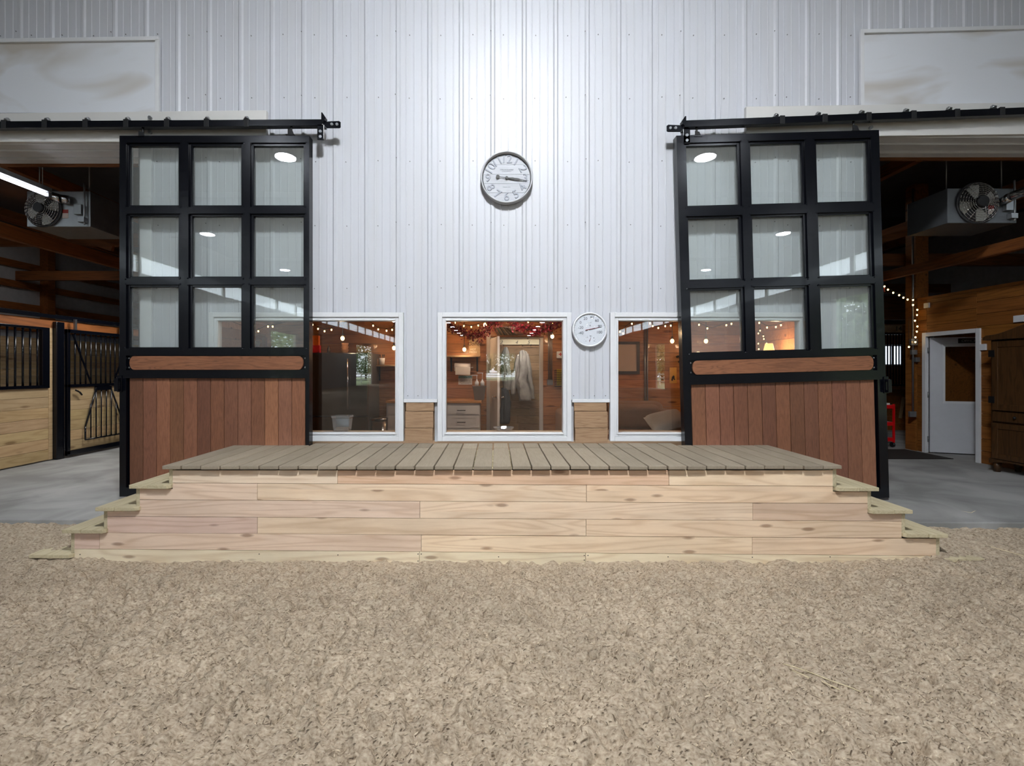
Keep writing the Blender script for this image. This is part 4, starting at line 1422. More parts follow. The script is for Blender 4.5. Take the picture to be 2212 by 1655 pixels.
# shelf with coffee sign
def shelf(px0, px1, py, brs, lb):
    t = thing('wall_shelf', lb, 'shelf', P((px0 + px1) / 2, py, RY))
    Y0 = RY - .25
    b = B(); b.box(PX(px0, Y0), PX(px1, Y0), Y0, RY - .002, PZ(py, Y0) - .03, PZ(py, Y0)); build(b, 'shelf_board', M['shelf'], t, bevel=.003)
    for q in brs:
        x = PX(q, RY); z = PZ(py, Y0) - .03
        b = B(); b.box(x - .015, x + .015, RY - .012, RY - .002, z - .26, z); b.box(x - .015, x + .015, Y0 + .03, RY - .002, z - .008, z)
        b.bar((x, RY - .01, z - .22), (x, Y0 + .06, z - .01), .012, .012)
        build(b, 'bracket', plain('teal_black_bracket', (38, 52, 58), .5), t)
shelf(962, 1037, 767.7, (975, 1031), 'wooden wall shelf on dark brackets holding the coffee sign')
shelf(812, 860, 788, (820,), 'small wooden wall shelf holding the utensil pot in the left window')
t = thing('coffee_sign', 'tan sign with brown coffee lettering standing on the shelf', 'sign', P(1025, 767, RY - .1))
Y = RY - .12
b = B(); b.box(PX(1013, Y), PX(1037, Y), Y, Y + .012, PZ(767.5, RY - .25) + .002, PZ(730, Y)); build(b, 'sign_board', plain('tan_sign', (166, 138, 104), .7, noise_amt=.25), t)
text('Coffee', .095, textmat('brown_ink', (60, 40, 30)), 'lettering', t, P(1025, 743, Y - .003), shear=.3)
mw = textmat('white_ink', (220, 212, 196))
text('HOT\nFRESH', .05, mw, 'lettering', t, P(1022, 758, Y - .003))
# paper towel
t = thing('paper_towel_roll', 'white paper towel roll on a wall holder below the shelf', 'paper towel', P(999, 797, RY - .1))
Y = RY - .12
a_, c_ = P(982, 793, Y), P(1016, 794, Y)
b = B(); b.cyl(a_, c_, .075, n=24); b.box(a_.x + .02, c_.x, Y - .076, Y - .072, a_.z - .14, a_.z); build(b, 'roll', M['paper'], t)
b = B(); b.cyl(a_ - Vector((.03, 0, 0)), c_ + Vector((.05, 0, 0)), .012); b.box(c_.x + .04, c_.x + .05, Y, RY - .002, c_.z - .02, c_.z + .02); build(b, 'holder', M['chrome'], t)
# notice
t = thing('energy_notice', 'small notice with a teal heading under the paper towel roll', 'notice', P(1005, 830, RY - .01))
b = B(); b.pbox(990, 1020, 811, 831, RY - .008, RY - .002); build(b, 'sheet', M['paper'], t)
b = B(); b.pbox(990.5, 1019.5, 812, 817.5, RY - .010, RY - .009); build(b, 'heading', M['teal'], t)
text('Conserve Energy', .034, mw, 'lettering', t, P(1005, 814.8, RY - .012), ext=.0005)
text('Switch off all electrical\nappliances after use\nand avoid unnecessary\nuse of electricity', .023, M['ink'], 'lettering', t, P(1005, 824.5, RY - .010), ext=.0005)

# counter + cabinets
CT = PZ(866, 2.35)
cab = thing('base_cabinet', 'white base cabinet with drawers under the wooden counter', 'cabinet', (PX(980, 2.4), 2.7, FLOOR))
cx0, cx1 = PX(834, 2.38), PX(1036, 2.38)
b = B(); b.box(cx0, cx1, 2.4, RY - .005, FLOOR + .1, CT - .045); b.box(cx0 + .02, cx1 - .02, 2.46, RY - .005, FLOOR + .01, FLOOR + .1); build(b, 'body', M['cabinet'], cab, bevel=.003)
for px0, px1 in ((966, 1035), (900, 964), (838, 898)):
    for y0, y1 in ((876, 895), (898, 925), (927, 955)):
        b = B(); b.pbox(px0, px1, y0, y1, 2.38, 2.398)
        if y1 - y0 > 20:
            for q in ((px0, px1, y0, y0 + 5), (px0, px1, y1 - 5, y1), (px0, px0 + 8, y0 + 5, y1 - 5), (px1 - 8, px1, y0 + 5, y1 - 5)):
                b.pbox(*q, 2.372, 2.38)
        dr = build(b, 'drawer', M['cabinet'], cab, bevel=.002)
        p = P((px0 + px1) / 2 - 4, (y0 + y1) / 2 + 1, 2.36)
        b = B(); b.box(p.x - .07, p.x + .07, 2.34, 2.352, p.z - .006, p.z + .006); b.box(p.x - .07, p.x - .06, 2.34, 2.38, p.z - .005, p.z + .005); b.box(p.x + .06, p.x + .07, 2.34, 2.38, p.z - .005, p.z + .005)
        build(b, 'handle', M['ink'], dr)
t = thing('countertop', 'butcher block wooden countertop on the white cabinets', 'countertop', (PX(980, 2.4), 2.7, CT))
b = B(); b.box(cx0 - .0, PX(1040, 2.35), 2.35, RY - .002, CT - .04, CT); build(b, 'slab', M['counter'], t, bevel=.005)
# bin with pump bottles
mbin = plain('grey_plastic_bin', (96, 84, 78), .5)
t = thing('storage_bin', 'grey open plastic bin on the counter beside the doorway', 'bin', P(1035, 866, 2.6))
Y = 2.5
x0, x1 = PX(1021, Y), PX(1049, Y); z0 = CT + .002; z1 = PZ(835, Y)
b = B()
b.hexa([(x0 + .03, Y + .02, z0), (x1 - .03, Y + .02, z0), (x1 - .03, Y + .2, z0), (x0 + .03, Y + .2, z0), (x0, Y, z1), (x1, Y, z1), (x1, Y + .22, z1), (x0, Y + .22, z1)])
build(b, 'tub', mbin, t, bevel=.008)
b = B(); b.box(x0 - .01, x1 + .01, Y - .01, Y + .23, z1 - .012, z1 + .006); build(b, 'rim', mbin, t, bevel=.003)
for qx, top, lb in ((1030, 811, 'smaller'), (1042, 806, 'taller')):
    t = thing('pump_bottle', '%s white syrup pump bottle standing in the grey bin' % lb, 'pump bottle', P(qx, 834, Y + .1))
    p = P(qx, 834, Y + .1)
    b = B(); b.ring((p.x, p.y, p.z + .008), [(0, 0), (.035, 0), (.035, .06), (.012, .09), (.012, .11), (0, .11)], 16, axis='z'); build(b, 'body', mwp, t)
    b = B(); zt = PZ(top, Y + .1); b.cyl((p.x, p.y, p.z + .11), (p.x, p.y, zt), .006); b.box(p.x - .09, p.x + .015, p.y - .01, p.y + .01, zt - .005, zt + .008); build(b, 'pump', mwp, t)

# fridge
fr_ = thing('refrigerator', 'dark stainless refrigerator with long handles behind the left window', 'refrigerator', (PX(735, 2.3), 2.6, FLOOR))
Y = 2.2
fx0, fx1 = PX(655, Y), PX(794, Y); fz = PZ(762, Y)
b = B(); b.box(fx0, fx1, Y + .04, RY - .02, FLOOR + .02, fz); build(b, 'body', plain('fridge_side', (70, 68, 68), .5), fr_, bevel=.006)
b = B(); b.box(fx0, fx1, Y, Y + .036, PZ(899, Y), fz - .005); build(b, 'door', M['steel'], fr_, bevel=.01)
b = B(); b.box(fx0, fx1, Y, Y + .036, FLOOR + .05, PZ(901, Y)); build(b, 'drawer', M['steel'], fr_, bevel=.01)
b = B(); xh = PX(753, Y); b.cyl((xh, Y - .05, PZ(885, Y)), (xh, Y - .05, PZ(775, Y)), .013); b.cyl((xh, Y - .05, PZ(880, Y)), (xh, Y, PZ(880, Y)), .009); b.cyl((xh, Y - .05, PZ(780, Y)), (xh, Y, PZ(780, Y)), .009)
build(b, 'handle', M['chrome'], fr_)
# items on the fridge
def cupstack():
    t = thing('paper_cup_stack', 'stack of brown printed paper cups on top of the refrigerator', 'cups', (PX(745, 2.3), 2.3, fz))
    x = PX(745, 2.3)
    for i in range(3):
        b = B(); z = fz + .002 + i * .055
        b.ring((x, 2.3, z), [(0, 0), (.045, 0), (.06, .05), (.062, .054), (.05, .054), (0, .05)], 20, axis='z'); build(b, 'cup', plain('kraft_cup', (190, 140, 104), .7), t)
cupstack()
t = thing('bottle', 'slim dark bottle with pale cap on top of the refrigerator', 'bottle', (PX(710, 2.3), 2.3, fz))
x = PX(710, 2.3); b = B(); b.ring((x, 2.3, fz + .001), [(0, 0), (.025, 0), (.025, .07), (.01, .1), (.01, .12), (0, .12)], 16, axis='z'); build(b, 'body', plain('dark_bottle', (60, 50, 48), .2), t)
for i, (q0, q1, y0, cc_, lb) in enumerate(((676, 688, 725, (226, 110, 30), 'orange and white cereal box on the refrigerator beside the door post'), (674, 690, 746, (190, 30, 34), 'red snack box leaning under the orange box'))):
    Y = 2.35 - i * .12
    b = B(); b.box(PX(q0 - 14, Y), PX(q1, Y), Y, Y + .07, fz + .002, PZ(y0, Y)); o = build(b, 'snack_box', plain('carton_%d' % i, cc_, .6, noise_amt=.3, nscale=14), bevel=.002)
    tag(o, lb, 'box')
t = thing('stand_mixer', 'dark red stand mixer on a high shelf seen through the left sliding door', 'mixer', P(560, 750, 2.5))
Y = 2.5
p = P(560, 750, Y)
mr_ = plain('dark_red_enamel', (110, 30, 34), .3)
b = B(); b.ball((p.x, Y, p.z + .17), .06, 16, 10, (1.9, .9, .8)); b.box(p.x + .06, p.x + .12, Y - .04, Y + .04, p.z, p.z + .17); b.box(p.x - .12, p.x + .13, Y - .07, Y + .07, p.z - .02, p.z + .01)
build(b, 'body', mr_, t, bevel=.004)
b = B(); b.ring((p.x - .05, Y, p.z + .012), [(0, 0), (.04, 0), (.07, .08), (.072, .09), (.06, .085)], 20, axis='z'); build(b, 'bowl', M['steel'], t)
t = thing('wall_shelf', 'high dark shelf carrying the stand mixer', 'shelf', (p.x, 2.6, p.z - .05))
b = B(); b.box(p.x - .5, p.x + .5, 2.36, RY - .002, p.z - .05, p.z - .021); build(b, 'shelf_board', M['shelf'], t)
for q in (-.4, .4):
    b = B(); b.box(p.x + q - .012, p.x + q + .012, 2.6, RY - .002, p.z - .065, p.z - .051); b.box(p.x + q - .012, p.x + q + .012, RY - .015, RY - .002, p.z - .25, p.z - .065); build(b, 'bracket', M['blackmatte'], t)
# utensil pot and jar on the small shelf
Y = RY - .14; sz = PZ(788, RY - .25)
t = thing('utensil_pot', 'white pot holding dark utensils on the small shelf', 'pot', (PX(825, Y), Y, sz))
x = PX(825, Y); b = B(); b.ring((x, Y, sz + .002), [(0, 0), (.045, 0), (.055, .12), (.05, .12), (.04, .01)], 20, axis='z'); build(b, 'pot', mwp, t)
for i in range(5):
    b = B(); a = i * 1.3; b.cyl((x + .02 * math.cos(a), Y + .02 * math.sin(a), sz + .03), (x + .04 * math.cos(a), Y + .03 * math.sin(a), sz + .17), .006); b.ball((x + .042 * math.cos(a), Y + .032 * math.sin(a), sz + .175), .012, 8, 5); build(b, 'utensil', M['blackmatte'], t)
x = PX(815, Y); b = B(); b.ring((x, Y, sz + .002), [(0, 0), (.03, 0), (.04, .04), (.04, .09), (.025, .11), (0, .11)], 18, axis='z')
tag(build(b, 'jar', plain('amber_jar', (150, 116, 84), .3)), 'small brown jar left of the utensil pot', 'jar')
# trash can
t = thing('trash_can', 'short brushed steel trash can right of the refrigerator', 'trash can', (PX(818, 1.95), 1.95, FLOOR))
x = PX(819, 1.95); r_ = .135; zt = PZ(902, 1.9)
b = B(); b.ring((x, 1.95, FLOOR + .012), [(0, 0), (r_, 0), (r_, zt - FLOOR - .06), (0, zt - FLOOR - .06)], 32, axis='z'); build(b, 'body', M['steel'], t)
b = B(); b.ring((x, 1.95, zt - .045), [(r_ + .004, 0), (r_ + .004, .03), (r_ - .02, .045), (0, .05)], 32, axis='z'); build(b, 'lid', M['steel'], t)
# container on the left window sill
SILL = WZ0 + .088
t = thing('clear_container', 'clear plastic tub of brown treats on the left window sill', 'container', (PX(736, .15), .15, SILL))
x0, x1 = PX(717, .1), PX(755, .1)
b = B(); b.hexa([(x0 + .015, .10, SILL + .001), (x1 - .015, .10, SILL + .001), (x1 - .015, .22, SILL + .001), (x0 + .015, .22, SILL + .001), (x0, .09, SILL + .17), (x1, .09, SILL + .17), (x1, .24, SILL + .17), (x0, .24, SILL + .17)])
build(b, 'tub', M['clearplastic'], t, bevel=.01)
b = B(); b.box(x0 - .005, x1 + .005, .085, .245, SILL + .171, SILL + .195); build(b, 'lid', M['clearplastic'], t, bevel=.006)
b = B(); b.box(x0 + .03, x1 - .03, .115, .205, SILL + .004, SILL + .05); build(b, 'treats', plain('brown_treats', (140, 110, 80), .9, noise_amt=.4, nscale=40), t, bevel=.012)
t = thing('glass_dish', 'cut glass dish resting on the middle window sill', 'dish', (PX(1088, .15), .15, SILL))
b = B(); x = PX(1088, .15)
n = 24; vs = []
for rr, z in ((.07, .0), (.10, .02), (.125, .05), (.12, .055), (.09, .025)):
    for i in range(n):
        a = 2 * PI * i / n; k = rr * (1 + (.05 if i % 2 else 0)); vs.append((x + k * math.cos(a), .155 + k * .55 * math.sin(a), SILL + .002 + z))
b.add(vs, [(k * n + i, k * n + (i + 1) % n, (k + 1) * n + (i + 1) % n, (k + 1) * n + i) for k in range(4) for i in range(n)])
build(b, 'bowl', glass('cut_glass', (.86, .84, .84), 5, .05, .12), t)

# books leaning above the doorway
bs = thing('wall_shelf', 'narrow dark shelf above the doorway carrying the leaning books', 'shelf', P(1092, 724, RY - .1))
Y = RY - .2; zs_ = PZ(724.5, Y)
b = B(); b.box(PX(1060, Y), PX(1175, Y), Y, RY - .002, zs_ - .025, zs_); build(b, 'shelf_board', M['beamx'], bs)
bc = [(70, 50, 44), (110, 92, 70), (60, 66, 60), (130, 110, 90), (48, 40, 40), (90, 76, 60), (120, 104, 86), (66, 56, 50), (100, 86, 76), (54, 48, 44), (88, 66, 54), (110, 100, 90)]
blab = ['first', 'second', 'third', 'fourth', 'fifth', 'sixth', 'seventh', 'eighth', 'ninth', 'tenth', 'eleventh', 'twelfth']
for i in range(12):
    x = PX(1071 + i * 3.3, Y); lean = .035 + .004 * i; h_ = .155 - .003 * abs(i - 4)
    b = B()
    b.hexa([(x + lean, Y + .02, zs_ + .001), (x + lean + .02, Y + .02, zs_ + .001), (x + lean + .02, Y + .16, zs_ + .001), (x + lean, Y + .16, zs_ + .001),
            (x - lean, Y + .02, zs_ + h_), (x - lean + .02, Y + .02, zs_ + h_ + .006), (x - lean + .02, Y + .16, zs_ + h_ + .006), (x - lean, Y + .16, zs_ + h_)])
    o = build(b, 'book', plain('book_cover_%d' % i, bc[i], .7), bevel=.001)
    tag(o, '%s leaning book from the left on the shelf above the doorway' % blab[i], 'book', 'leaning books above the doorway')

# garland of red leaves in two swags
def garland(pts, lb):
    t = thing('leaf_garland', lb, 'garland', P(pts[0][0], pts[0][1], 1.9))
    Y = 1.9
    pp = [P(q[0], q[1], Y) for q in pts]
    b = B(); b.tube(pp, .006)
    for e_ in (pp[0], pp[-1]): b.cyl(e_, (e_.x, e_.y, 2.72), .003, n=5)
    build(b, 'vine', M['cable'], t)
    b = B()
    for a, c in zip(pp[:-1], pp[1:]):
        n = int((c - a).length / .0013)
        for i in range(n):
            p = a.lerp(c, i / n) + Vector((R.gauss(0, .045), R.gauss(0, .04), R.gauss(0, .045)))
            u = Vector((R.gauss(0, 1), R.gauss(0, .6), R.gauss(0, 1))).normalized(); v = u.orthogonal().normalized(); v.rotate(Matrix.Rotation(R.uniform(0, 6.28), 3, u))
            z = R.uniform(.014, .028); k = R.uniform(.5, 1.5)
            b.add([p - u * z, p - v * z * .6, p + u * z, p + v * z * .6], [(0, 1, 2, 3)], (k, k * .9, k * .9))
    build(b, 'leaves', M['leafred'], t, fixn=False)
garland([(966, 695), (975, 706), (992, 715), (1012, 724), (1030, 727), (1045, 720), (1056, 708), (1068, 698), (1080, 692)], 'red leaf garland swag across the left half of the middle window')
garland([(1105, 693), (1118, 703), (1135, 709), (1152, 715), (1166, 716), (1182, 710), (1196, 703), (1212, 694)], 'red leaf garland swag across the right half of the middle window')

# string lights
def strings(pts, Y, lb, bulbs=None, drop=3, grp='string lights in the tack room', r=.012, mat='bulb'):
    t = thing('string_lights', lb, 'string lights', P(pts[0][0], pts[0][1], Y), grp)
    pp = [P(q[0], q[1], Y) for q in pts]
    b = B(); b.tube(pp, .004)
    if Y < 3:
        for e_ in (pp[0], pp[-1]): b.cyl(e_, (e_.x, e_.y, 2.72), .003, n=5)
    build(b, 'cable', M['cable'], t)
    for q in (bulbs or pts):
        p = P(q[0], q[1], Y)
        s_ = B(); s_.cyl(p + Vector((0, 0, .002)), p + Vector((0, 0, -.02)), .008)
        so = build(s_, 'socket', M['cable'], t)
        b = B(); b.ball(p + Vector((0, 0, -.032)), r, 8, 6, (1, 1, 1.4)); build(b, 'bulb', M[mat], t)
strings([(640, 690), (675, 699), (687, 706), (701, 711), (716, 708), (735, 700), (760, 692)], 1.6, 'string lights sagging across the left end of the left window', [(675, 697), (687, 706), (701, 711), (716, 708)])
strings([(795, 692), (806, 700), (817, 708), (835, 710), (847, 708), (853, 700)], 1.6, 'string lights at the right end of the left window', [(806, 699), (817, 707), (835, 710), (847, 708)])
strings([(500, 694), (551, 714), (558, 711), (579, 702), (589, 702), (640, 690)], 1.6, 'string lights seen through the left sliding door panes', [(551, 713), (558, 711), (579, 701), (589, 701)])
strings([(1330, 715), (1346, 716), (1352, 704), (1365, 695), (1404, 694), (1410, 700), (1422, 705), (1437, 700), (1449, 699), (1470, 693)], 1.6, 'string lights across the visible part of the right window', [(1339, 712), (1346, 716), (1365, 695), (1404, 694), (1410, 700), (1422, 704), (1437, 700), (1449, 699)])
strings([(1490, 690), (1510, 697), (1528, 706), (1538, 708), (1569, 698), (1580, 695), (1600, 692)], 1.6, 'string lights behind the lower left pane of the right door', [(1510, 697), (1528, 705), (1569, 698), (1580, 695)])
strings([(1630, 690), (1640, 694), (1657, 704), (1676, 702), (1687, 698), (1705, 690)], 1.6, 'string lights behind the lower middle pane of the right door', [(1640, 693), (1657, 703), (1676, 702), (1687, 698)])
strings([(1640, 694), (1643, 708), (1638, 716), (1650, 726), (1656, 738), (1638, 740), (1640, 752)], 1.8, 'tangled string lights hanging beside the table lamp', [(1642, 710), (1638, 716), (1649, 722), (1650, 728), (1656, 738), (1638, 738), (1639, 750)], r=.009)
strings([(985, 692), (1002, 700), (1018, 704), (1033, 699), (1050, 694)], 2.3, 'small string lights tucked in the left garland swag', [(983, 693), (1002, 700), (1018, 702), (1033, 699), (1048, 703)])
strings([(1120, 696), (1141, 692), (1165, 697), (1176, 698), (1195, 693), (1210, 698)], 2.3, 'small string lights tucked in the right garland swag', [(1120, 700), (1141, 692), (1176, 699), (1195, 694)])


def edison(px, py, Y, ytop, lb, e=5):
    t = thing('hanging_bulb', lb, 'light bulb', P(px, py, Y), 'hanging filament bulbs')
    p = P(px, py, Y)
    top = 2.72
    b = B(); b.cyl((p.x, Y, p.z + .06), (p.x, Y, top), .005); b.cyl((p.x, Y, p.z + .03), (p.x, Y, p.z + .075), .016); build(b, 'socket', M['cable'], t)
    b = B(); b.ball(p, .03, 12, 8, (1, 1, 1.2)); build(b, 'bulb', M['edison'], t)
    l = bpy.data.lights.new('filament_light', 'POINT'); l.energy = e; l.color = (1, .7, .42); l.shadow_soft_size = .035
    o = bpy.data.objects.new('filament_light', l); COL.objects.link(o); o.location = p + Vector((0, -.06, -.02))
edison(740, 731, 2.0, 705, 'hanging filament bulb in the left window above the cups')
edison(1003, 755, 2.75, 742, 'glowing filament bulb left of the coffee sign')
edison(1048, 702, 2.6, 692, 'filament bulb glowing behind the left garland swag')
edison(1193, 727, 2.6, 712, 'filament bulb beside the conduits in the middle window')
edison(1452, 737, 2.4, 712, 'hanging filament bulb in the right window')
edison(1525, 737, 2.4, 700, 'hanging filament bulb behind the lower left pane of the right door')
edison(851, 752, 2.7, 720, 'filament bulb at the right edge of the left window', 5)

# conduits etc on the rear wall
t = thing('conduit_run', 'three steel conduits running down to an outlet box right of the doorway', 'conduit', P(1188, 826, RY))
for q in (1185, 1188.5, 1192):
    b = B(); p = P(q, 718, RY - .02); b.cyl((p.x, RY - .02, RC), (p.x, RY - .02, PZ(820, RY - .02)), .010); build(b, 'pipe', M['galv'], t)
b = B(); b.pbox(1182, 1194.5, 820, 832, RY - .06, RY - .002); build(b, 'outlet_box', M['galv'], t, bevel=.005)
t = thing('conduit_run', 'pair of steel conduits above the sofa in the right window', 'conduit', P(1396, 868, RY))
for q in (1393.5, 1398.5):
    b = B(); p = P(q, 718, RY - .02); b.cyl((p.x, RY - .02, RC), (p.x, RY - .02, FLOOR + .3), .012); build(b, 'pipe', M['galv'], t)
t = thing('first_aid_box', 'white first aid box with red cross on the wall', 'first aid box', P(1209, 774, RY))
b = B(); b.pbox(1203, 1222, 759, 774, RY - .08, RY - .002); build(b, 'case', mwp, t, bevel=.01)
b = B(); b.pbox(1207, 1215, 764.5, 766.5, RY - .084, RY - .081); b.pbox(1210, 1212, 762, 769, RY - .085, RY - .081); build(b, 'cross', M['red'], t)
t = thing('wire_basket', 'dark wire wall basket holding yellow folders', 'basket', P(1205, 835, RY))
b = B()
for i in range(8): b.cyl(P(1198 + i * 3, 800, RY - .1), P(1198 + i * 3, 835, RY - .1), .004, n=6)
for i in range(8): b.cyl(P(1198, 800 + i * 5, RY - .1), P(1219, 800 + i * 5, RY - .1), .004, n=6)
b.box(PX(1198, RY - .1), PX(1219, RY - .1), RY - .1, RY - .002, PZ(835, RY - .1), PZ(835, RY - .1) + .008)
build(b, 'basket', M['blackmatte'], t)
b = B(); b.pbox(1203, 1217, 798, 833, RY - .07, RY - .04); tag(build(b, 'folder', M['yellow']), 'yellow folder standing in the wire basket', 'folder')
# whiteboard
t = thing('whiteboard', 'dark framed whiteboard on the wall in the right window', 'whiteboard', P(1345, 773, RY))
b = B(); b.pbox(1290, 1377, 744, 803, RY - .02, RY - .01); build(b, 'writing_surface', plain('board_surface', (206, 186, 172), .15, coat=.5), t)
b = B()
for q in ((1285, 1382, 738, 744), (1285, 1382, 802, 808), (1376, 1382, 744, 802), (1285, 1291, 744, 802)): b.pbox(*q, RY - .035, RY - .002)
build(b, 'board_frame', plain('dark_grey_frame', (70, 64, 66), .5), t)
t = thing('horse_picture', 'small tan picture of a dark horse head beside the right door post', 'picture', P(1454, 811, RY))
b = B(); b.pbox(1446.5, 1461.5, 794, 828, RY - .02, RY - .002); build(b, 'card', plain('tan_card', (206, 158, 84), .6), t)
b = B()
hp_ = [(1450, 822), (1452, 814), (1455, 811), (1457, 813), (1457, 818), (1459, 820), (1456, 821), (1454, 818), (1453, 823)]
b.prism([(PX(q, RY - .022), PZ(y, RY - .022)) for q, y in hp_], RY - .024, RY - .021); build(b, 'horse_silhouette', M['ink'], t)
t = thing('iron_hook', 'black curled iron hook on the wall in the right window', 'hook', P(1466, 776, RY))
b = B(); pts = [P(1466 + 6 * math.cos(a), 776 + 6 * math.sin(a), RY - .04) for a in [(-2.4 + i * .45) for i in range(10)]]; b.tube(pts, .016); build(b, 'curl', M['blackmatte'], t)
b = B(); p = P(1466, 770, RY - .04); b.cyl(p, p + Vector((0, .038, 0)), .02); build(b, 'mount', M['blackmatte'], t)
# sofa
t = thing('sofa', 'brown upholstered sofa under the whiteboard in the right window', 'sofa', (PX(1370, 2.3), 2.3, FLOOR))
Y = 2.35
sx0, sx1 = PX(1205, Y), PX(1450, Y); stp = PZ(868, 2.5)
b = B(); b.box(sx0 + .1, sx1 - .05, 2.5, 2.9, FLOOR + .15, stp); o = build(b, 'backrest', M['sofa'], t, bevel=.12, seg=6)
b = B(); b.box(sx0 + .1, sx1 - .1, 1.75, 2.52, FLOOR + .15, FLOOR + .5); build(b, 'seat', M['sofa'], t, bevel=.06, seg=4)
for s_ in (0, 1):
    xa = sx0 if s_ == 0 else sx1 - .18
    b = B(); b.box(xa, xa + .22, 1.72, 2.75, FLOOR + .1, stp - .12); build(b, 'armrest', M['sofa'], t, bevel=.08, seg=5)
for i, (a, c) in enumerate(((sx0 + .24, (sx0 + sx1) / 2 - .01), ((sx0 + sx1) / 2 + .01, sx1 - .2))):
    b = B(); b.box(a, c, 2.28, 2.54, FLOOR + .5, stp - .04); build(b, 'back_cushion', M['sofa'], t, bevel=.09, seg=5)
for q in ((sx0 + .12, 1.8), (sx1 - .12, 1.8), (sx0 + .12, 2.8), (sx1 - .12, 2.8)):
    b = B(); b.box(q[0] - .03, q[0] + .03, q[1] - .03, q[1] + .03, FLOOR + .011, FLOOR + .16); build(b, 'leg', M['blackmatte'], t)
b = B()
pc = P(1440, 910, 1.6)
n = 14; vs = []
for j in range(n + 1):
    for i in range(n + 1):
        u, v = -1 + 2 * i / n, -1 + 2 * j / n
        th_ = .10 * (1 - u ** 4) ** .5 * (1 - v ** 4) ** .5
        vs.append((u * .28, v * .22, th_))
nn = len(vs)
vs += [(x, y, -z) for x, y, z in vs]
Mx = Matrix.Rotation(-.22, 3, 'Y') @ Matrix.Rotation(.45, 3, 'X')
vs = [Mx @ Vector(v_) + pc for v_ in vs]
fs = [(j * (n + 1) + i, j * (n + 1) + i + 1, (j + 1) * (n + 1) + i + 1, (j + 1) * (n + 1) + i) for j in range(n) for i in range(n)]
fs += [tuple(q + nn for q in reversed(f)) for f in fs]
b.add(vs, fs, (1, 1, 1), True)
tag(build(b, 'throw_pillow', M['pillow']), 'pale grey throw pillow on the sofa behind the right window', 'pillow')
# table lamp
LY = 1.6
t = thing('table_lamp', 'small glowing table lamp behind the lower middle pane of the right door', 'lamp', P(1661, 790, LY))
p = P(1661, 752, LY)
b = B(); b.cyl((p.x, LY, p.z - .42), (p.x, LY, p.z - .1), .02); b.ring((p.x, LY, p.z - .44), [(0, 0), (.09, 0), (.09, .02), (0, .03)], 20, axis='z'); build(b, 'base', M['blackmatte'], t)
b = B(); b.ring((p.x, LY, p.z - .1), [(.09, 0), (.05, .17)], 24, axis='z'); build(b, 'lamp_shade', emit('warm_shade', (255, 190, 110), 3.0), t)
l = bpy.data.lights.new('table_lamp_light', 'POINT'); l.energy = 14; l.color = (1, .66, .34); l.shadow_soft_size = .04
o = bpy.data.objects.new('table_lamp_light', l); COL.objects.link(o); o.location = (p.x + .13, LY + .05, p.z + .02)
t = thing('side_table', 'small dark side table carrying the lamp', 'table', (p.x, LY, FLOOR))
b = B(); b.box(p.x - .25, p.x + .2, LY - .25, LY + .25, p.z - .48, p.z - .441); build(b, 'tabletop', M['beamx'], t)
for qx in (-.22, .17):
    for qy in (LY - .22, LY + .22):
        b = B(); b.box(p.x + qx - .02, p.x + qx + .02, qy - .02, qy + .02, FLOOR + .011, p.z - .481); build(b, 'leg', M['beamx'], t)
# room ceiling light
area('tack_room_light', (0.3, 1.3, RC - .05), .5, 26, (1, .85, .68))
t = thing('ceiling_lamp', 'flat round ceiling lamp of the tack room', 'lamp', (0.3, 1.3, RC))
b = B(); b.ring((0.3, 1.3, RC - .002), [(0, -.04), (.2, -.04), (.22, -.02), (.22, 0)], 28, axis='z'); build(b, 'diffuser', emit('ceiling_diffuser', (255, 226, 190), 2), t)
area('coat_room_light', (0.6, 3.7, RC - .05), .4, 25, (1, .9, .75))

# ------------------------------------------------------------------ barn aisles
# outer shell
b = B()
planksh = 0
b.box(-11.6, -11.5, 0.12, 14, FLOOR, 5.3)
struct(build(b, 'wall_left', M['barnmetal']), 'grey metal outer wall of the left barn side')
b = B()
for z in (4.2, 3.72, 3.2, 2.7): b.box(-11.5, -11.44, .2, 14, z, z + .16)
for y in (2.6, 6.2, 9.8): b.box(-11.5, -11.3, y, y + .2, FLOOR, 5.2)
tag(build(b, 'wall_girts', M['beam']), 'orange wooden girts along the grey left barn wall', 'girts', kind='structure')
b = B(); b.box(11.5, 11.6, .12, 14, FLOOR, 5.3); struct(build(b, 'wall_right', M['barnmetal']), 'outer wall of the right barn side')
b = B(); b.box(-11.6, 11.6, 14, 14.1, FLOOR, 5.3); struct(build(b, 'wall_back', M['darkroof']), 'dark far end of the barn')
b = B(); b.box(-11.6, 11.6, .12, 14.1, 5.2, 5.3); struct(build(b, 'ceiling', M['darkroof']), 'dark barn ceiling')
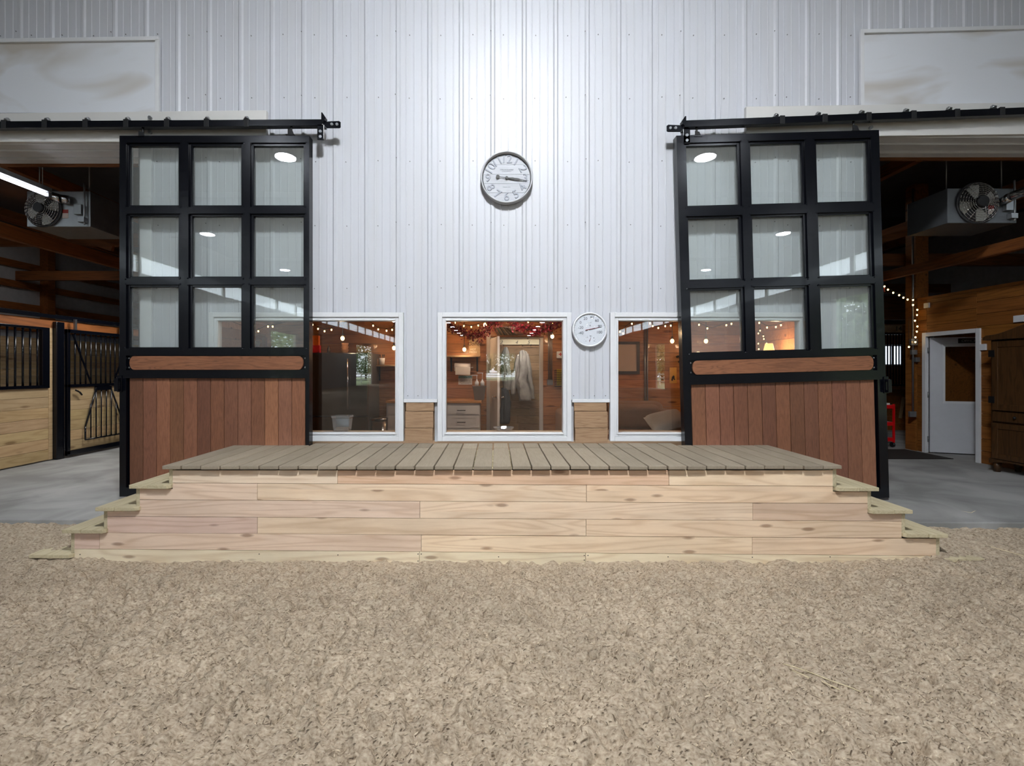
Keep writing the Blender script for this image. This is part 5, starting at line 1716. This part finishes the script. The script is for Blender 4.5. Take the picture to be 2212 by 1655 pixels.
# beams left
for k, (x, z, w_, h_) in enumerate(((-7.35, 4.78, .1, .2), (-7.35, 3.72, .1, .22), (-5.4, 4.9, .08, .2), (-9.4, 4.6, .1, .2), (7.8, 4.3, .1, .25), (6.2, 4.8, .1, .2), (9.6, 4.7, .1, .2), (7.2, 3.4, .1, .16))):
    b = B(); y1_ = 13.99 if k != 7 else 6
    b.box(x - w_ / 2, x + w_ / 2, .47, y1_, z, z + h_)
    lbs = ['long orange beam under the ceiling above the stall fronts', 'lower orange beam above the stall track', 'orange beam close to the left opening head', 'orange beam near the outer left wall',
           'orange beam running above the office wall', 'orange beam above the right unit heater', 'orange beam deep over the right stalls', 'low orange beam below the right unit heater']
    tag(build(b, 'ceiling_beam', M['beam'], bevel=.004), lbs[k], 'beam', 'orange beams in the barn')
for k, (x0, x1, y, z) in enumerate(((-11.5, -4.25, 2.7, 3.95), (-11.5, -4.25, 5.6, 3.9), (4.65, 11.5, 3.35, 3.75), (4.65, 11.5, 6.2, 3.7))):
    b = B(); b.box(x0, x1, y, y + .1, z, z + .22)
    lbs = ['nearer cross tie beam over the left aisle', 'farther cross tie beam over the left aisle', 'nearer cross tie beam over the right aisle', 'farther cross tie beam over the right aisle']
    tag(build(b, 'cross_beam', M['beamx']), lbs[k], 'beam', 'cross ties in the barn')
# diagonal braces
for k, (p0, p1) in enumerate((((-9.3, 2.5, 4.75), (-6.6, 2.5, 3.85)), ((6.1, 2.9, 3.85), (9.4, 2.9, 4.8)))):
    b = B(); b.bar(p0, p1, .05, .12)
    tag(build(b, 'diagonal_brace', M['beamx']), ['diagonal wooden brace over the left heater', 'diagonal wooden brace over the right heater'][k], 'beam', 'diagonal braces in the barn')

# left stall front, in the plane X = -7.35
SX = -7.35
def yl(px): return CY + (SX / ((px - 1070) / 1000.0))
sf = thing('horse_stall', 'pine stall front with black bars at the far left', 'stall front', (SX, 1.4, FLOOR))
b = B(); planks_y(b, SX - .04, SX, -0.0 + .5, yl(113), FLOOR + .02, 1.45, .172, .08); build(b, 'plank_panel', M['stallpine'], sf, bevel=.003)
b = B(); b.box(SX - .03, SX + .03, .5, yl(104), 1.452, 1.50); b.box(SX - .03, SX + .03, .5, yl(104), 2.40, 2.44); b.box(SX - .03, SX + .03, yl(88), yl(104), 1.5, 2.4)
build(b, 'bar_frame', M['black'], sf, bevel=.004)
y = .56
while y < yl(86):
    b = B(); b.cyl((SX, y, 1.5), (SX, y, 2.4), .014, n=8); build(b, 'bar', M['black'], sf); y += .115
b = B(); b.box(SX - .04, SX - .0, .5, 9, 2.442, 2.58); build(b, 'head_board', M['beam'], sf)
b = B(); b.box(SX + .0, SX + .05, .5, 9, 2.60, 2.66); build(b, 'track', M['black'], sf)
b = B(); b.box(SX - .04, SX + .005, yl(104.5), yl(113), FLOOR + .02, 2.44); build(b, 'jamb', M['stallpine'], sf)
b = B(); b.box(SX - .03, SX + .07, yl(113.5), yl(131), FLOOR + .01, 2.55); build(b, 'post', M['black'], sf, bevel=.01)
# stall interior darkness
b = B(); planks_y(b, -10.9, -10.85, .5, 9, FLOOR, 2.5, .17); tag(build(b, 'stall_partition', M['stallpine']), 'dim pine boards at the back of the left stalls', 'partition')
sd = thing('stall_gate', 'pine stall door with black bars and V shaped feed opening', 'stall door', (SX + .04, yl(190), FLOOR))
ya, yb_ = yl(132.5), yl(275)
XD = SX + .085
b = B(); planks_y(b, XD - .02, XD, ya + .05, yb_ - .05, FLOOR + .12, 1.45, .172, .08); build(b, 'plank_panel', M['stallpine'], sd, bevel=.003)
b = B(); b.box(XD - .03, XD + .025, ya, ya + .05, FLOOR + .06, 2.44); b.box(XD - .03, XD + .025, yb_ - .05, yb_, FLOOR + .06, 2.44)
b.box(XD - .03, XD + .025, ya, yb_, FLOOR + .04, FLOOR + .12); b.box(XD - .03, XD + .025, ya, yb_, 1.45, 1.50); b.box(XD - .03, XD + .025, ya, yb_, 2.38, 2.44)
build(b, 'door_frame', M['black'], sd, bevel=.004)
y = ya + .16
while y < yb_ - .1:
    b = B(); b.cyl((XD, y, 1.5), (XD, y, 2.38), .013, n=8); build(b, 'bar', M['black'], sd); y += .105
b = B(); b.bar((XD + .02, ya + .1, 2.36), (XD + .02, ya + .45, 1.52), .02, .02); build(b, 'brace', M['black'], sd)
b = B(); b.bar((XD + .02, yb_ - .1, 2.36), (XD + .02, yb_ - .45, 1.52), .02, .02); build(b, 'brace', M['black'], sd)
# V grill (hanging on the lower panel)
yc = yl(208)
fv = B()
XV = XD + .05
vpts = [(yc - .15, 1.43), (yc - .38, .75), (yc - .38, .52), (yc + .42, .52), (yc + .42, .80), (yc + .15, 1.43)]
for a, c in zip(vpts, vpts[1:] + vpts[:1]): fv.cyl((XV, a[0], a[1]), (XV, c[0], c[1]), .014, n=8)
fv.box(XV - .03, XV + .02, yc - .16, yc + .16, 1.38, 1.45)
build(fv, 'feed_grille_frame', M['black'], sd)
for i in range(6):
    y = yc - .27 + i * .11
    zt = 1.42 if abs(y - yc) < .15 else 1.42 - (abs(y - yc) - .15) / .26 * .6
    b = B(); b.cyl((XV, y, .53), (XV, y, zt), .011, n=8); build(b, 'feed_grille_bar', M['black'], sd)
b = B(); b.tube([(XV, ya + .12, 1.40), (XV, ya + .2, 1.36), (XV, ya + .24, 1.31)], .014); build(b, 'latch', M['black'], sd)
for q in (yl(150), yl(250)):
    b = B(); b.box(XD - .0, XD + .03, q - .02, q + .02, 2.44, 2.62); build(b, 'roller_hanger', M['zinc'], sd)
b = B(); b.box(-7.1, -5.0, yl(240), yl(240) + 1.0, FLOOR + .001, FLOOR + .012)
tag(build(b, 'floor_mat', M['blackmatte']), 'black rubber mat on the left aisle floor behind the door edge', 'mat')

# unit heaters
def heater(px0, px1, py0, py1, Y, depth, fx, fy, fr_px, lb, pipe):
    x0, x1 = PX(px0, Y), PX(px1, Y); z0, z1 = PZ(py1, Y), PZ(py0, Y)
    t = thing('unit_heater', lb, 'heater', ((x0 + x1) / 2, Y + depth / 2, z0))
    b = B(); b.box(x0, x1, Y, Y + depth, z0, z1); build(b, 'casing', M['galv'] if fx < 1000 else plain('grey_heater_casing', (92, 96, 100), .4, .2, noise_amt=.08), t, bevel=.006)
    f = P(fx, fy, Y); r_ = fr_px * (Y - CY) / 1000
    b = B(); b.ring((f.x, Y, f.z), [(r_, -.0), (r_ + .01, -.02), (r_ - .01, -.03), (r_ - .02, -.002), (0, -.002)], 40)
    build(b, 'fan_shroud', plain('dark_shroud', (44, 44, 46), .5), t)
    b = B()
    for i in range(4):
        a0 = i * PI / 2 + .3
        pts = [(f.x + q * r_ * math.cos(a0 + s_), f.z + q * r_ * math.sin(a0 + s_)) for q, s_ in ((.2, -.3), (.5, -.45), (.88, -.38), (.92, .05), (.85, .42), (.5, .35), (.2, .3))]
        b.prism(pts, Y - .022, Y - .014)
    build(b, 'fan_blade', plain('alu_blade', (150, 146, 138), .4, .7), t)
    b = B(); b.cyl((f.x, Y - .03, f.z), (f.x, Y - .11, f.z), r_ * .26, n=20); build(b, 'motor', M['blackmatte'], t)
    b = B()
    for k in range(7):
        rr = r_ * (.35 + .1 * k); yy = Y - .09 + .04 * (k / 6) ** 2
        pts = [(f.x + rr * math.cos(a), yy, f.z + rr * math.sin(a)) for a in [2 * PI * i / 28 for i in range(29)]]
        b.tube(pts, .003, 5)
    for i in range(6):
        a = 2 * PI * i / 6; b.cyl((f.x + .25 * r_ * math.cos(a), Y - .09, f.z + .25 * r_ * math.sin(a)), (f.x + r_ * math.cos(a), Y - .02, f.z + r_ * math.sin(a)), .004, n=5)
    build(b, 'fan_guard', M['chrome'], t)
    # controls: junction boxes, labels
    cx_ = x1 - (x1 - x0) * .12
    b = B(); b.box(cx_ - .08, cx_ + .02, Y - .05, Y, z0 + .16, z0 + .30); b.cyl((cx_ + .05, Y - .03, z0 + .02), (cx_ + .05, Y - .03, z1 + .1), .012); b.box(cx_ - .02, cx_ + .07, Y - .06, Y, z0 + .05, z0 + .12)
    build(b, 'gas_valve', M['galv'], t, bevel=.003)
    b = B(); b.box(cx_ - .28, cx_ - .2, Y - .003, Y, z0 + .12, z0 + .24); build(b, 'warning_label', plain('label_white_red', (196, 180, 172), .5), t)
    b = B(); b.box(cx_ - .28, cx_ - .2, Y - .004, Y - .0031, z0 + .19, z0 + .24); build(b, 'warning_label', plain('label_red', (140, 40, 34), .5), t)
    for hx_ in (x0 + .08, x1 - .1):
        b = B(); b.cyl((hx_, Y + .1, z1), (hx_, Y + .1, 5.2), .008, n=6); build(b, 'hanger_rod', M['galv'], t)
    if pipe:
        b = B(); b.tube(pipe, .06, 16); build(b, 'flue_pipe', M['chrome'], t)
    return t
heater(2046.7, 2196, 407, 482, .85, .62, 2108, 440, 44, 'grey unit heater with round fan guard hanging in the right aisle', [P(2165, 436, .83), P(2185, 424, .7), P(2300, 385, .3)])
heater(58, 195, 413, 490, 1.0, .62, 97, 453, 38, 'metal unit heater hanging in the left aisle behind a light tube', [P(150, 432, .98), P(132, 430, .92), P(112, 424, .88)])
# tube light left
t = thing('tube_light', 'bright fluorescent tube light hanging in the left aisle', 'light', (-5.85, .2, 3.95))
TX = -5.85
def ytl(px): return CY + TX / ((px - 1070) / 1000)
ya, yb_ = ytl(-60), ytl(100)
za = CZ + (799 - 420) * (yb_ - CY) / 1000
b = B(); b.cyl((TX, ya, za), (TX, yb_, za), .022, n=12); build(b, 'tube', emit('tube_white', (235, 240, 255), 9), t)
b = B(); b.box(TX - .05, TX + .05, ya, yb_ + .03, za + .03, za + .09); b.box(TX - .03, TX + .03, yb_, yb_ + .05, za - .03, za + .03); build(b, 'fixture', M['galv'], t, bevel=.005)
b = B()
for yy in (ya + .05, yb_ - .05): b.cyl((TX, yy, za + .09), (TX, yy, 5.2), .005, n=6)
build(b, 'hanger_rod', M['galv'], t)
# conduit above left heater
b = B()
area('aisle_left_fill', (-5.9, 2.6, 3.6), .9, 75, (1, .98, .95))  # added downward fill for the aisle floor, below the beams to leave them dark
area('aisle_left_fill', (-9.6, 3.5, 5.0), .6, 16, (1, .98, .95))
area('aisle_right_light', (6.3, 4.5, 5.0), .6, 6, (1, .88, .72))

# right aisle: office wall at X = 7.8
OX = 7.8
def yr(px): return CY + OX / ((px - 1070) / 1000)
ow = B()
yd0, yd1 = yr(2110), yr(2002)     # door opening between jambs
OT = 3.02; ODZ = FLOOR + 2.1
planks_y(ow, OX, OX + .03, .46, yd0, FLOOR, OT, .2, .08); planks_y(ow, OX, OX + .03, yd1, yr(1982), FLOOR, OT, .2, .08); planks_y(ow, OX, OX + .03, yd0, yd1, ODZ, OT, .2, .08)
struct(build(ow, 'wall_right', M['officepine'], bevel=.003), 'amber pine office wall along the right aisle')
b = B(); b.box(OX + .031, OX + .12, .46, yd0, FLOOR, OT); b.box(OX + .031, OX + .12, yd1, yr(1982), FLOOR, OT)
b.box(OX + .031, OX + .12, yd0, yd1, ODZ, OT)
b.box(OX + .12, 11.4, yr(1982) - .1, yr(1982), FLOOR, OT); b.box(OX + .12, 11.4, .46, .5, FLOOR, OT); b.box(OX, 11.4, .46, yr(1982), OT, OT + .05)
b.box(10.4, 10.5, .5, yr(1982) - .1, FLOOR, OT)
struct(build(b, 'wall_side', M['officepine']), 'office room walls behind the white door')
d4 = struct(thing('door_2', 'white half glazed office door standing ajar in the right aisle', 'door', (OX, (yd0 + yd1) / 2, FLOOR)))
b = B()
for a, c in ((yd0 - .07, yd0), (yd1, yd1 + .07)): b.box(OX - .025, OX + .13, a, c, FLOOR, ODZ + .07)
b.box(OX - .025, OX + .13, yd0, yd1, ODZ, ODZ + .07)
build(b, 'door_frame', M['whitetrim'], d4, bevel=.004)
# leaf
h0 = Vector((OX + .04, yd1 - .01, 0)); lx = P(2140, 799, 2.85); h1 = Vector((OX + .88, yd1 - .34, 0))
dv = (h1 - h0).normalized(); nv = Vector((-dv.y, dv.x, 0)) * .02
def slab(b, t0, t1, z0, z1, off=0.0, th_=1.0):
    a = h0 + dv * t0 - nv * off * 2; c = h0 + dv * t1 - nv * off * 2
    b.hexa([a - nv * th_ + Vector((0, 0, z0)), c - nv * th_ + Vector((0, 0, z0)), c + nv * th_ + Vector((0, 0, z0)), a + nv * th_ + Vector((0, 0, z0)),
            a - nv * th_ + Vector((0, 0, z1)), c - nv * th_ + Vector((0, 0, z1)), c + nv * th_ + Vector((0, 0, z1)), a + nv * th_ + Vector((0, 0, z1))])
LW = .91
gz0, gz1 = FLOOR + .93, ODZ - .18
b = B()
slab(b, 0, .2, FLOOR + .02, ODZ - .02); slab(b, LW - .15, LW, FLOOR + .02, ODZ - .02); slab(b, .2, LW - .15, FLOOR + .02, gz0); slab(b, .2, LW - .15, gz1, ODZ - .02)
lf = build(b, 'door_leaf', plain('white_door_paint', (206, 208, 214), .4), d4)
b = B()
for a, c, z0, z1 in ((.17, .21, gz0 - .03, gz1 + .03), (LW - .16, LW - .12, gz0 - .03, gz1 + .03), (.21, LW - .16, gz0 - .03, gz0 + .01), (.21, LW - .16, gz1 - .01, gz1 + .03)): slab(b, a, c, z0, z1, 0, 1.4)
build(b, 'glazing_bead', M['whitetrim'], lf)
b = B(); slab(b, .21, LW - .16, gz0 + .01, gz1 - .01, 0, .15); build(b, 'pane', M['glass'], lf)
b = B()
for z in (FLOOR + .25, FLOOR + 1.05, FLOOR + 1.85): b.cyl(h0 + Vector((-.02, -.0, z - .05)), h0 + Vector((-.02, 0, z + .05)), .014, n=8)
build(b, 'hinge', M['galv'], lf)
# OFFICE sign
sgn = thing('office_sign', 'small black sign reading OFFICE above the glass of the white door', 'sign', h0 + dv * .55 + Vector((0, 0, gz1 + .08)))
b = B(); slab(b, .39, .70, gz1 + .05, gz1 + .135, -0.0, 1.35)
build(b, 'plate', M['blackmatte'], sgn)
yaw = math.atan2(dv.y, dv.x)
pp = h0 + dv * .53 - nv * 1.5 + Vector((0, 0, gz1 + .09))
text('OFFICE', .062, textmat('grey_white_ink', (170, 172, 176)), 'lettering', sgn, pp, (PI / 2, 0, yaw), .001)
# office inside light
area('office_light', (9.3, 1.6, 2.9), .4, .8, (1, .7, .5))
# wall fittings
def fit(name, px, py, w_, h_, m, lb, cat, dep=.03):
    y = yr(px); z = CZ + (799 - py) * (y - CY) / 1000
    b = B(); b.box(OX - dep, OX - .001, y - w_ / 2, y + w_ / 2, z - h_ / 2, z + h_ / 2)
    o = build(b, name, m, bevel=.004)
    return tag(o, lb, cat), y, z
fit('thermostat', 2204, 688.5, .14, .10, mwp, 'white thermostat on the amber wall above the armoire', 'thermostat')
fit('light_switch', 2125.5, 750, .10, .10, mwp, 'white switch plate right of the office door', 'switch')
o, y, z = fit('power_outlet', 2004, 660, .10, .09, mwp, 'white power outlet high on the amber wall', 'outlet')
# post + conduit at corner
b = B(); b.box(OX - .02, OX + .22, yr(1981) + .01, yr(1981) + .22, FLOOR, 5.2); tag(build(b, 'wooden_post', M['officepine']), 'tall square wooden post at the corner of the office wall', 'post')
cd = thing('conduit_run', 'vertical steel conduit with boxes at the corner of the office wall', 'conduit', P(1972, 890, yr(1981) - .05))
YC = yr(1981) + .0
x = PX(1972, YC)
b = B(); b.cyl((x, YC, PZ(893, YC)), (x, YC, 5.1), .016); build(b, 'pipe', M['galv'], cd)
for q, wq, hq in (((1973, 895), 7, 6), ((1976, 739), 7, 7), ((1976, 761), 6, 5), ((1984, 777), 5, 5)):
    b = B(); b.pbox(q[0] - wq, q[0] + wq, q[1] - hq, q[1] + hq, YC - .06, YC - .017); build(b, 'box', M['galv'], cd, bevel=.004)
# string lights right
bl = [(110, 65), (137, 90), (178, 114), (224, 133), (257, 152), (290, 167), (332, 170), (332, 209), (365, 247), (362, 287), (347, 331), (366, 376), (361, 416), (351, 460), (350, 497), (300, 535)]
bl = [(1880 + a / 3.597, 597 + c / 3.597) for a, c in bl]
strings([(1860, 596)] + bl, YC - .1, 'string lights climbing the post and across the right aisle', bl, grp='string lights in the right aisle', r=.013)
b = B(); p = P(1911, 623, YC - .1); b.tube([p, p + Vector((-.02, 0, -.03)), p + Vector((0, 0, -.06))], .012)
tag(build(b, 'red_ribbon', M['red']), 'small red ribbon tied to the string lights in the right aisle', 'ribbon')
# far stall with bars and 14 sign
YS = 6.0
sf = thing('horse_stall', 'dark barred stall front numbered 14 at the end of the right aisle', 'stall front', (PX(1930, YS), YS, FLOOR))
b = B(); planks_x(b, 4.6, 11.3, YS, YS + .04, FLOOR, PZ(832, YS), .17); planks_x(b, 4.6, 11.3, YS, YS + .04, PZ(720, YS), PZ(700, YS), .2); build(b, 'plank_panel', M['officepine'], sf)
b = B(); b.box(4.6, 11.3, YS - .01, YS + .05, PZ(834, YS), PZ(830, YS)); b.box(4.6, 11.3, YS - .01, YS + .05, PZ(723, YS), PZ(720, YS)); build(b, 'bar_frame', M['black'], sf)
for i in range(22):
    q = 1880 + i * 6.2
    b = B(); b.cyl((PX(q, YS), YS, PZ(831, YS)), (PX(q, YS), YS, PZ(722, YS)), .014, n=8); build(b, 'bar', M['black'], sf)
b = B(); b.pbox(1908, 1949, 703, 718, YS - .03, YS - .002); build(b, 'number_board', M['stallpine'], sf)
text('14', .17, M['ink'], 'lettering', sf, P(1941, 710.5, YS - .035))
# window at the stall's rear
W6 = struct(thing('window_6', 'bright small window behind the far stall bars', 'window', (PX(1928, 7.5), 7.5, PZ(786, 7.5))))
b = B(); b.pbox(1909, 1946, 748, 787, 7.5, 7.51); build(b, 'pane', emit('daylight_window', (226, 240, 255), 1.6), W6)
b = B()
for q in ((1905, 1950, 744, 748), (1905, 1950, 787, 790), (1905, 1909, 748, 787), (1946, 1950, 748, 787), (1926, 1929, 748, 787)): b.pbox(*q, 7.48, 7.52)
build(b, 'window_frame', M['whitetrim'], W6)
b = B(); b.box(4.6, 11.5, 7.53, 7.58, FLOOR, 3.0); struct(build(b, 'wall_back', M['officepine']), 'rear wall of the far right stall')
b = B(); b.box(4.62, 11.4, YS + .1, YS + .14, PZ(690, YS) , 3.6)
for z in (3.9, 4.3): pass
tag(build(b, 'wall_girts', M['beamx']), 'orange boards above the far right stall', 'boards', kind='structure')
# red cart
YK = 3.45
rc = thing('tool_cart', 'red three tier utility cart half hidden behind the right door', 'cart', P(1920, 965, YK))
for y0 in (875, 912, 946):
    b = B(); b.pbox(1888, 1933, y0, y0 + 8, YK, YK + .4); build(b, 'tray', M['red'], rc, bevel=.006)
for q in (1889.5, 1931.5):
    for yy in (YK - .005, YK + .375):
        b = B(); xx = PX(q, YK); b.box(xx - .014, xx + .014, yy, yy + .03, PZ(956, YK), PZ(873, YK)); build(b, 'leg', M['red'], rc)
for q in (1890, 1930):
    for yy in (YK + .02, YK + .36):
        xx = PX(q, YK); b = B(); zc_ = FLOOR + .05; b.cyl((xx - .015, yy, zc_), (xx + .015, yy, zc_), .048, n=18); build(b, 'wheel', M['blackmatte'], rc)
b = B(); b.pbox(1895, 1922, 871, 874.5, YK + .05, YK + .3); tag(build(b, 'paper_stack', M['paper']), 'white papers lying on top of the red cart', 'paper')
# wood plank leaning by cart
b = B(); b.hexa([P(1941, 903, 5.95), P(1948, 904, 5.95), P(1948, 904, 5.999), P(1941, 903, 5.999), P(1948, 857, 5.95), P(1956, 858, 5.95), P(1956, 858, 5.999), P(1948, 857, 5.999)])
tag(build(b, 'leaning_board', M['stallpine']), 'short pale board leaning in the dark beside the red cart', 'board')
# mat by the office door
b = B(); b.box(OX - 1.55, OX - .12, yr(2075), 3.2, FLOOR + .001, FLOOR + .012); tag(build(b, 'floor_mat', plain('brown_rubber_mat', (30, 24, 20), .9)), 'dark doormat in front of the office door', 'mat')

# armoire
AX = 7.33
def ya_(px): return CY + AX / ((px - 1070) / 1000)
y1 = ya_(2136); y0 = y1 - 1.35
am = thing('armoire', 'dark carved wooden armoire against the office wall at the far right', 'armoire', (AX + .2, (y0 + y1) / 2, FLOOR))
def zz(py, px=2140): return CZ + (799 - py) * (ya_(px) - CY) / 1000
ZB = FLOOR + .16; ZTm = zz(735)
b = B(); b.box(AX + .03, OX - .03, y0, y1, ZB, ZTm); build(b, 'body', M['armoire'], am, bevel=.008)
# arched crown
b = B(); pts = []
n = 16
for i in range(n + 1):
    f = i / n; pts.append((y0 + (y1 - y0) * f, ZTm + .02 + .15 * math.sin(PI * f) ** 2.2))
poly = [(y0 - .05, ZTm), (y0 - .05, ZTm + .04)] + [(a, c + .05) for a, c in pts] + [(y1 + .05, ZTm + .04), (y1 + .05, ZTm)]
b.prism(poly, AX - .05, OX - .05, 'x'); build(b, 'crown_moulding', M['armoire'], am, bevel=.01)
ym = (y0 + y1) / 2
for (a, c) in ((y0 + .05, ym - .01), (ym + .01, y1 - .05)):
    b = B(); b.box(AX, AX + .029, a, c, zz(885), ZTm - .02)
    for q in ((a, a + .08, zz(885), ZTm - .02), (c - .08, c, zz(885), ZTm - .02), (a + .08, c - .08, zz(885), zz(885) + .09), (a + .08, c - .08, ZTm - .11, ZTm - .02)):
        b.box(AX - .012, AX, *q)
    dr = build(b, 'door', M['armoire'], am, bevel=.006)
    b = B()
    hy_ = a if a < ym - .3 else c
    for z in (zz(885) + .15, ZTm - .2): b.box(AX - .02, AX - .012, hy_ - .04, hy_ + .04, z - .05, z + .05)
    build(b, 'hinge', M['blackmatte'], dr)
for (a, c) in ((y0 + .05, ym - .01), (ym + .01, y1 - .05)):
    b = B(); b.box(AX, AX + .029, a, c, zz(909), zz(888)); dr = build(b, 'drawer', M['armoire'], am, bevel=.008)
    b = B(); b.ball((AX - .02, (a + c) / 2, zz(898)), .02, 10, 6); build(b, 'knob', M['blackmatte'], dr)
    b = B(); b.box(AX, AX + .029, a, c, ZB + .04, zz(913))
    for q in ((a, a + .08, ZB + .04, zz(913)), (c - .08, c, ZB + .04, zz(913)), (a + .08, c - .08, ZB + .04, ZB + .12), (a + .08, c - .08, zz(913) - .08, zz(913))):
        b.box(AX - .012, AX, *q)
    build(b, 'door', M['armoire'], am, bevel=.006)
b = B()
pts = [(y0, ZB + .03), (y0, ZB - .04)] + [(y0 + (y1 - y0) * i / 12, ZB - .04 + .05 * abs(math.sin(PI * i / 6))) for i in range(13)] + [(y1, ZB + .03)]
b.prism(pts, AX, AX + .03, 'x'); build(b, 'scalloped_apron', M['armoire'], am)
for yy in (y0 + .06, y1 - .06):
    for xx in (AX + .06, OX - .1):
        b = B(); b.cyl((xx, yy, FLOOR + .001), (xx, yy, ZB), .035, .05, n=10); build(b, 'foot', M['armoire'], am)
